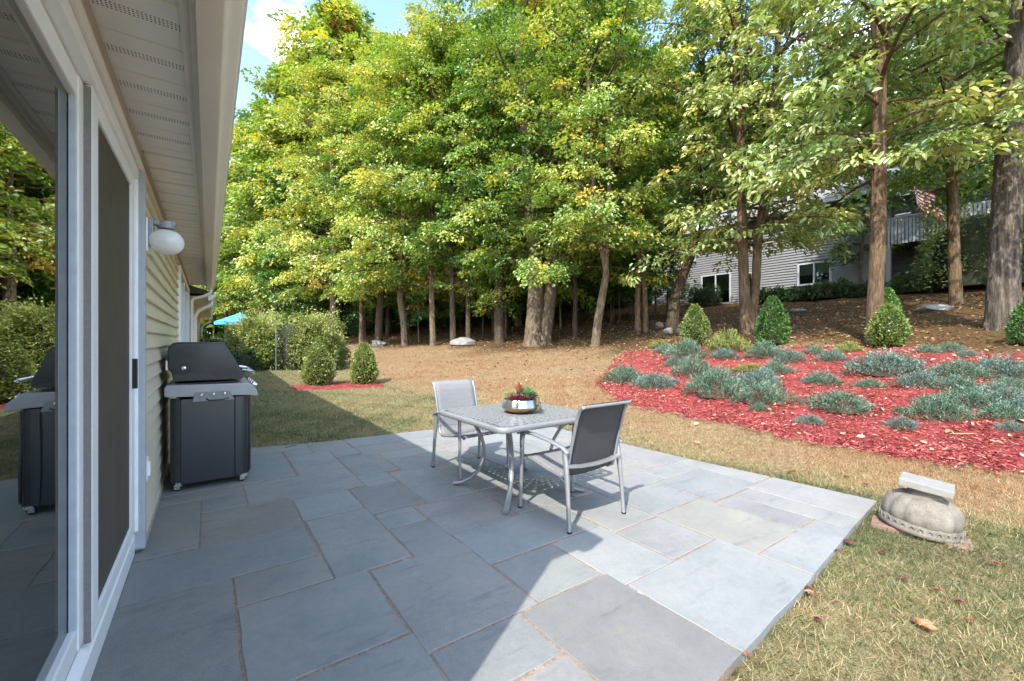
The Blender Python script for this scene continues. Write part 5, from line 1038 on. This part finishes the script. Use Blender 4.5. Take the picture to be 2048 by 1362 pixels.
for stems, w, lb, bk, kw in (
    ([(866, 692), (864, 620), (862, 500), (865, 350), (870, 100)], [13, 11, 10, 8], 'thin straight grey trunk under yellowing maple leaves between two boulders', B_PALE, dict(zb=2.6, zt=17, Rm=4.9, nl=54, ks=9, ml=44, tint=.62)),
    ([(810, 691), (807, 640), (800, 600), (804, 500), (815, 300)], [15, 13, 12, 10], 'pale slanting trunk with yellow maple crown at the lawn edge', B_PALE, dict(zb=2.8, zt=16, Rm=4.6, nl=50, ks=9, ml=44, tint=.66)),
    ([(757, 690), (758, 640), (762, 590), (775, 500), (785, 350)], [17, 15, 13, 10], 'dark trunk standing behind the pointed grey boulder', B_DARK, dict(zb=2.9, zt=17, Rm=4.8, nl=52, ks=9, ml=42, tint=.60)),
    ([(666, 690), (667, 600), (668, 520), (668, 400), (660, 200)], [17, 14, 13, 10], 'straight tan trunk with the yellowest maple crown near the wire fence', B_PALE, dict(zb=3.0, zt=17.5, Rm=5.2, nl=56, ks=10, ml=44, tint=.70)),
    ([(722, 689), (723, 600), (724, 480), (720, 300)], [9, 8, 7], 'slender grey trunk between the tan trunk and the pointed boulder', B_PALE, dict(zb=4.5, zt=14, Rm=3.2, nl=30, ks=8, ml=40, tint=.50)),
    ([(906, 690), (905, 600), (902, 480), (898, 300)], [13, 11, 9], 'trunk rising behind the long pale boulder', B_DARK, dict(zb=3.0, zt=15, Rm=4.2, nl=42, ks=9, ml=44, tint=.52)),
    ([(936, 688), (936, 600), (938, 480), (945, 300)], [11, 9, 8], 'dark thin trunk just right of the long pale boulder', B_DARK, dict(zb=3.6, zt=14, Rm=3.6, nl=36, ks=8, ml=44, tint=.46)),
    ([(1150, 676), (1150, 600), (1146, 480), (1142, 300)], [11, 9, 8], 'shaded trunk behind the massive twin maple and pale crooked one', B_DARK, dict(zb=3.4, zt=14, Rm=4.0, nl=40, ks=9, ml=44, tint=.44))):
    big_tree([stems], [w], lb, bk, dict(kw, **YEL), fixd=None)
# ---------------------------------------------------------------- trees of the wood behind
def proto(seed, H, zb, Rm, nl, tint, leaf, mat, dbh, trunk):
    r = np.random.default_rng(seed); P = np.array([[0, 0, -.4], [0, 0, 0], [r.normal(0, .1), r.normal(0, .1), H * .3], [r.normal(0, .25), r.normal(0, .25), H * .65], [r.normal(0, .3), r.normal(0, .3), H * .95]])
    tm = trunk_mesh('trunk', P, np.array([1.1, 1, .8, .5, .12]) * dbh / 2, trunk, 12, .3, .05, .3, seed)
    cm, bm_ = crown([P], zb, H, Rm, nl, 8, 34, leaf, tint, seed, mat, spr=.75, wood=trunk); return tm, cm, bm_
PROT = [proto(301, 17, 3.5, 4.6, 56, .56, .26, L_MAPLE, .34, B_DARK), proto(302, 19, 4.5, 4.8, 56, .44, .26, L_MAPLE, .38, B_PALE), proto(303, 16, 2.6, 4.2, 52, .36, .25, L_MAPLE, .28, B_DARK), proto(304, 18, 3.0, 4.6, 56, .64, .27, L_MAPLE, .30, B_PALE), proto(305, 20, 5, 5.0, 56, .50, .27, L_MAPLE, .42, B_DARK)]
OWN = ['olive green', 'mid green', 'dark green', 'yellow green', 'light green']
def place_proto(pr, p, i, sc, label, group, name='tree'):
    tm, cm, bm_ = pr; g = float(ground(p[0], p[1])); T = thing(name, (p[0], p[1], g), label, 'tree', group, i * 2.1); T.scale = (sc, sc, sc)
    for n, me in (('trunk', tm), ('crown', cm), ('branches', bm_)): link(bpy.data.objects.new(n, me), T)
r_ = np.random.default_rng(77); spots = []
for px, d, sc, k in [(452, 46, .62, 3), (476, 40, .78, 0), (505, 47, 1.0, 3), (540, 40, 1.05, 1), (575, 33, 1.0, 3), (600, 44, 1.3, 0), (635, 34, 1.22, 3), (660, 46, 1.5, 1), (570, 54, 1.42, 4), (432, 56, .85, 1), (610, 30, .75, 2), (520, 58, 1.2, 0), (690, 36, 1.35, 0)]: spots.append((px - 24, d, sc, k))
spots += [(672, 33, 1.42, 3), (712, 38, 1.6, 0), (640, 50, 1.6, 4)]
for i in range(30):
    px = 650 + (i + r_.uniform(0, 1)) / 30 * 640; spots.append((px, r_.uniform(27, 48), r_.uniform(1.0, 1.3), int(r_.integers(0, 5))))
for i in range(20):
    px = 1290 + (i + r_.uniform(0, 1)) / 20 * 840; spots.append((px, r_.uniform(38, 52), r_.uniform(1.15, 1.5), int(r_.integers(0, 5))))
for px, d, sc, k in [(1225, 25, .8, 2), (1985, 25, .95, 0), (2110, 17, .85, 1), (1840, 33, 1.1, 4), (1700, 36, 1.25, 0), (1990, 36, .9, 3)]: spots.append((px, d, sc, k))
for i, (px, d, sc, k) in enumerate(spots):
    p = at_depth(px, 600, d); loc = 'beyond the hedge and umbrella' if px < 640 else 'deep in the wood behind the lawn' if px < 1290 else ('behind the grey house' if d > 35 else 'close in front of the grey house')
    place_proto(PROT[k], p, i, sc, OWN[k] + ' broadleaf tree ' + loc, 'trees of the wood ' + loc)
# ---------------------------------------------------------------- saplings and undergrowth
def sap(seed):
    r = np.random.default_rng(seed); P = np.array([[0, 0, -.3], [r.normal(0, .08), r.normal(0, .08), 1.6], [r.normal(0, .2), r.normal(0, .2), 4], [r.normal(0, .35), r.normal(0, .35), 7.5]])
    tm = trunk_mesh('trunk', P, np.array([.055, .05, .04, .01]), B_PALE if seed % 2 else B_DARK, 7, .4, .04, .2, seed); cm, bm_ = crown([P], 1.3, 7.4, 1.5, 22, 5, 22, .16, .33, seed, L_MAPLE, spr=.42); return tm, cm, bm_
SAP = [sap(s) for s in (401, 402, 403, 404)]
for i in range(64):
    px = 560 + (i + r_.uniform(0, 1)) / 64 * (780 if i % 8 else 900); p = at_depth(px, 600, r_.uniform(22.5, 40)); 
    if p[0] < tree_line(p[1]) + 1.2: continue
    if p[0] > 24 and p[1] < 21: continue
    place_proto(SAP[i % 4], p, i, r_.uniform(.7, 1.15), 'thin shaded sapling among the trunks of the wood', 'saplings in the wood', 'sapling')
for i, (px, d, sc) in enumerate([(1722, 21.5, 1.2), (1335, 24, 1.0), (1870, 21, 1.25)]):
    p = at_depth(px, 600, d); place_proto(SAP[i % 4], p, i, sc, 'slender young maple growing between the trunks before the grey house', 'young maples before the grey house', 'young_maple')
M_UNDER = leaf_mat('undergrowth_leaves', [(0, (.012, .040, .010)), (.5, (.035, .085, .02)), (1, (.10, .16, .04))], .35, .05)
for i in range(34):
    px = 560 + (i + r_.uniform(0, 1)) / 34 * 760; p = at_depth(px, 600, r_.uniform(30, 44)); g = float(ground(p[0], p[1]))
    bush('undergrowth_shrub', (p[0], p[1], g), r_.uniform(1.2, 2.2), r_.uniform(1, 1.6), r_.uniform(1.6, 3.6), 'dark leafy undergrowth shrub deep between the trunks', M_UNDER, 500 + i, 1300, .20, cat='shrub', group='undergrowth in the wood', core=False)
def far_woods():
    n = 80000; az = r_.uniform(-.95, 1.22, n); d = r_.uniform(60, 74, n); hh = 15 + 3 * np.sin(az * 17) + 2 * np.sin(az * 41 + 1); hh = hh * np.clip(.55 + (az + .75) * 1.6, .4, 1.15)
    z = hh * r_.uniform(0, 1, n) ** 1.3; x = d * np.sin(az + YAW); y = d * np.cos(az + YAW); cl = np.stack([x, y, ground(x, y) + z], 1)
    # leaf clumps, not single leaves, at that distance
    me = leaves('far_woods', cl, r_.normal(0, 1, (n, 3)) + np.array([-.4, -.5, -.2]), r_.normal(0, .6, (n, 3)) + np.array([-.4, -.4, .7]), r_.uniform(.5, 1.1, n), r_.uniform(.4, .9, n), .42 + .2 * np.sin(az * 23 + z * .5) + r_.normal(0, .12, n), L_MAPLE)
    tag(link(bpy.data.objects.new('far_woods', me)), 'distant mass of green woods closing off the view', 'woods', kind='stuff')
far_woods()
# ================================================================ grey house on the slope
def make_grey_house():
    XF = 27.0; ya, yb = 6.6, 19.6; g0 = float(ground(XF, 9)) - .05; z0 = g0; ze = z0 + 5.0
    H = thing('house', (XF, ya, z0), 'grey clapboard two storey house with deck, half hidden by trees upslope', 'house')
    M_G = siding_mat('grey_wood_siding', (.21, .215, .23)); M_GT = plain('pale_grey_trim', (.40, .43, .46), .6); M_RF = plain('pale_grey_roof', (.20, .20, .21), .9, var=.25, scale=8)
    M_DK = plain('unlit_room_black', (.02, .022, .025), .3)  # near-black sheet colour painted in for the darkness of unlit rooms
    gl = glass_mat('far_window_glass', 1.6)
    inv = Matrix.Translation((-XF, -ya, -z0))
    def part(mb, name, mat, parent=H, **kw):
        o = mb.build(name, mat, parent, **kw)
        if parent is H: o.matrix_parent_inverse = inv
        return o
    part(MB().box(XF + .06, XF + 8, ya, yb, z0 - 1, ze), 'wall', M_G)
    def clap(x, y0, y1, z0_, z1_, holes, axis='y'):
        mb = MB(); e = .15; k = 0; z = z0_
        while z < z1_ - .01:
            segs = [(y0, y1)]
            for (h0, h1, b0, b1) in holes:
                if z + e > b0 and z < b1: segs = [q for s0, s1 in segs for q in ((s0, min(s1, h0)), (max(s0, h1), s1)) if q[1] - q[0] > .02]
            for s0, s1 in segs:
                if axis == 'y': mb.extrude_y([(x + .05, z), (x - .03, z), (x - .03, z + .014), (x + .02, z + e), (x + .05, z + e)], s0, s1)
                else:
                    n = len(mb.v); mb.extrude_y([(x + .05, z), (x - .03, z), (x - .03, z + .014), (x + .02, z + e), (x + .05, z + e)], s0, s1); mb.v[n:] = [(yy, xx, zz) for xx, yy, zz in mb.v[n:]]
            z += e
        return mb
    # openings of the long front: (y0, y1, z0, z1)
    wins = [(8.55, 10.15, z0 + .75, z0 + 2.0), (12.55, 13.25, z0 + .5, z0 + 1.9), (13.9, 15.9, z0 + .05, z0 + 2.05), (9.2, 10.6, z0 + 3.2, z0 + 4.3), (12.6, 14.0, z0 + 3.2, z0 + 4.3), (16.3, 18.0, z0 + 3.1, z0 + 4.3)]
    o = part(clap(XF, ya, yb, z0 - .3, ze, wins), 'siding', M_G); o['kind'] = 'stuff'
    for (a, b, c, d) in wins:
        f = MB(); t = .09; f.box(XF - .06, XF + .05, a, a + t, c, d); f.box(XF - .06, XF + .05, b - t, b, c, d); f.box(XF - .065, XF + .05, a + t, b - t, d - t, d); f.box(XF - .065, XF + .05, a + t, b - t, c, c + t); f.box(XF - .05, XF + .05, (a + b) / 2 - .04, (a + b) / 2 + .04, c + t, d - t)
        w = part(f, 'window', M_GT)
        MB().box(XF - .012, XF - .004, a + t, b - t, c + t, d - t).build('pane', gl, w); MB().box(XF + .02, XF + .03, a + t, b - t, c + t, d - t).build('unlit_room_sheet', M_DK, w)
        MB().box(XF + .004, XF + .012, a + t + .02, b - t - .02, c + t + (d - c) * .38, d - t).build('blind', plain('pale_blind', (.45, .50, .46), .8), w)
    for y in (ya - .04, yb + .04): part(MB().box(XF - .06, XF + .1, y - .09, y + .09, z0 - .3, ze), 'corner_board', M_GT)
    part(MB().box(XF - .7, XF + 8.6, ya - .5, yb + .5, ze, ze + .14).box(XF - .72, XF - .70, ya - .5, yb + .5, ze - .1, ze + .16), 'eave', M_GT)
    part(MB().add([(XF - .75, ya - .5, ze + .14), (XF - .75, yb + .5, ze + .14), (XF + 4, yb + .5, ze + 2.3), (XF + 4, ya - .5, ze + 2.3), (XF + 8.7, yb + .5, ze + .14), (XF + 8.7, ya - .5, ze + .14)], [(0, 1, 2, 3), (3, 2, 4, 5), (0, 3, 5), (1, 4, 2)]), 'roof', M_RF)
    # recessed wing with the raised deck
    xw = XF + 2.2; y0, y1 = -1.0, ya
    part(MB().box(xw + .06, XF + 8, y0, y1 - .005, z0 - 1, ze), 'wing_wall', M_G)
    wh = [(2.7, 3.5, z0 + .2, z0 + 2.2), (4.4, 4.95, z0 + .9, z0 + 1.7), (1.0, 3.0, z0 + 2.95, z0 + 4.8)]
    o = part(clap(xw, y0, y1, z0 - .3, ze, wh), 'wing_siding', M_G); o['kind'] = 'stuff'
    for (a, b, c, d) in wh:
        w = part(MB().box(xw - .05, xw + .05, a, a + .09, c, d).box(xw - .05, xw + .05, b - .09, b, c, d).box(xw - .055, xw + .05, a + .09, b - .09, d - .09, d), 'door' if d - c > 1.5 else 'window', M_GT)
        MB().box(xw + .01, xw + .02, a + .09, b - .09, c, d - .09).build('unlit_room_sheet', M_DK, w)
    part(MB().box(xw - .06, xw + .1, y0 - .12, y0 + .06, z0 - .3, ze), 'corner_board', M_GT)
    part(MB().add([(xw - .6, y0 - .5, ze + .14), (xw - .6, ya - .51, ze + .14), (XF + 4.5, ya - .51, ze + 1.9), (XF + 4.5, y0 - .5, ze + 1.9), (XF + 8.7, ya - .51, ze + .14), (XF + 8.7, y0 - .5, ze + .14)], [(0, 1, 2, 3), (3, 2, 4, 5), (0, 3, 5)]).box(xw - .6, XF + 8.6, y0 - .5, ya - .51, ze + .02, ze + .13), 'wing_roof', M_RF)
    zd = z0 + 2.55; xd0, xd1, yd0, yd1 = XF - .2, xw - .04, 1.7, 6.3
    dk = part(MB().box(xd0, xd1, yd0, yd1, zd - .22, zd), 'deck', plain('deck_underside', (.13, .10, .08), .85))
    for y in (yd0 + .1, (yd0 + yd1) / 2, yd1 - .1): part(MB().box(xd0 + .02, xd0 + .2, y - .09, y + .09, z0 - .8, zd - .22), 'deck_post', M_GT)
    rl = MB(); rl.box(xd0 - .03, xd0 + .06, yd0, yd1, zd + .98, zd + 1.06).box(xd0 + .065, xd1, yd0 - .03, yd0 + .06, zd + .98, zd + 1.06)
    part(rl, 'deck_handrail', M_GT)
    bal = MB()
    for y in np.arange(yd0, yd1, .13): bal.box(xd0 - .02, xd0, y, y + .09, zd - .24, zd + .98)
    for x in np.arange(xd0 + .05, xd1 - .1, .13): bal.box(x, x + .09, yd0 - .022, yd0 - .002, zd - .24, zd + .98)
    o = part(bal, 'deck_baluster', M_GT); o['kind'] = 'stuff'
    # flag on a slanted staff at the deck corner
    fp = at_depth(1862, 408, 1.0); k = (xd0 - .1) / (Fw[0] + (1862 - CX) / FPX * Rt[0]); c = at_depth(1862, 405, k * .985)
    Fg = thing('flag', c, 'red and white striped flag hanging from a slanted staff above the deck', 'flag')
    wdt, hgt = 1.75, 1.15; ex = np.array([Rt[0], Rt[1], 0])
    def fpt(u, v): # u along the fly, v up
        p = ex * (u * wdt * .82) + np.array([0, 0, 1.]) * (-.52 * u * wdt + v * hgt * .8) + np.array([Fw[0], Fw[1], 0]) * .10 * math.sin(7 * u + 2 * v); return p - ex * .70 + np.array([0, 0, .35])
    mats = [plain('flag_red', (.45, .02, .035), .8), plain('flag_white', (.75, .74, .72), .8), plain('flag_blue', (.03, .04, .16), .8)]
    for s in range(13):
        vs = []; nn = 14
        for i in range(nn + 1): vs += [fpt(1 - i / nn, s / 13 - .5), fpt(1 - i / nn, (s + 1) / 13 - .5)]
        MB().add(vs, [(2 * i, 2 * i + 1, 2 * i + 3, 2 * i + 2) for i in range(nn)]).build('stripe', mats[s % 2], Fg)
    vs = [fpt(1 - i / 14, v) for i in range(7) for v in (6 / 13 - .5, .501)]; vs = [p - np.array([Fw[0], Fw[1], 0]) * .012 for p in vs]
    MB().add(vs, [(2 * i, 2 * i + 1, 2 * i + 3, 2 * i + 2) for i in range(6)]).build('canton', mats[2], Fg)
    a = fpt(1.03, .55); MB().tube([a + np.array([0, 0, .15]), fpt(1.03, -.6), fpt(1.03, -.6) + np.array([.3, 0, -.9])], .02, 6).build('staff', M_GT, Fg)
    return XF, z0
XF, ZH = make_grey_house()
for i, (px, w, hh, lb) in enumerate([(1545, .75, .8, 'dark foundation shrub under the narrow window of the grey house'), (1605, .65, .7, 'round dark foundation shrub left under the wide window of the grey house'), (1668, .8, .85, 'round dark foundation shrub right under the wide window of the grey house'), (1722, .6, .6, 'low dark mound shrub at the grey house corner'), (1835, .9, .8, 'dark clipped shrub between the two deck posts'), (1880, .7, .85, 'lighter green shrub right of the outer deck post'), (1410, .9, 1.3, 'leafy shrub beside the glass door of the grey house'), (1240, 1.2, 1.9, 'leafy shrub at the far end of the grey house'), (1965, 2.0, 3.4, 'tall dense evergreen shrub past the end of the grey house')]):
    k = (XF - 1.3) / (Fw[0] + (px - CX) / FPX * Rt[0]); p = at_depth(px, 600, k); g = float(ground(p[0], p[1]))
    bush('foundation_shrub', (p[0], p[1], g), w, w * .9, hh, lb, M_HEDGE if i == 8 else M_UNDER, 700 + i, 9000 if i == 8 else 2200, .13, cat='shrub', group='shrubs round the grey house', t0=.6)

# ---------------------------------------------------------------- small debris
def twig(px, py, L, az, label, col, z=0.0):
    c, d = hit(px, py) if z == 0.0 else (np.array([*( (Fw + (px - CX) / FPX * Rt) * (FPX * (HCAM - z) / (py - CY))), z]), 0)
    T = thing('twig', (c[0], c[1], c[2] + (.05 if z == 0.0 else .004)), label, 'twig'); m = plain('twig_' + col, {'brown': (.10, .07, .045), 'straw': (.48, .40, .20)}[col], .9)
    a = np.array([math.cos(az), math.sin(az), 0]); b = np.array([-a[1], a[0], 0])
    MB().tube([a * -L / 2, a * -.1 * L + b * .04 * L + np.array([0, 0, .004]), a * .2 * L, a * L / 2 + b * -.05 * L], [.005, .0045, .004, .002], 5).build('stem', m, T)
    MB().tube([a * .0, a * .2 * L + b * .18 * L + np.array([0, 0, .006])], [.003, .0015], 5).build('side_shoot', m, T)
twig(583, 893, .17, .5, 'short dark twig lying on the far shaded paving stones', 'brown', .001)
twig(1935, 878, .38, 2.6, 'forked straw coloured twig lying on the front of the mulch bed', 'straw')
twig(1905, 872, .30, .2, 'pale thin stick on the mulch beside the straw coloured twig', 'straw')
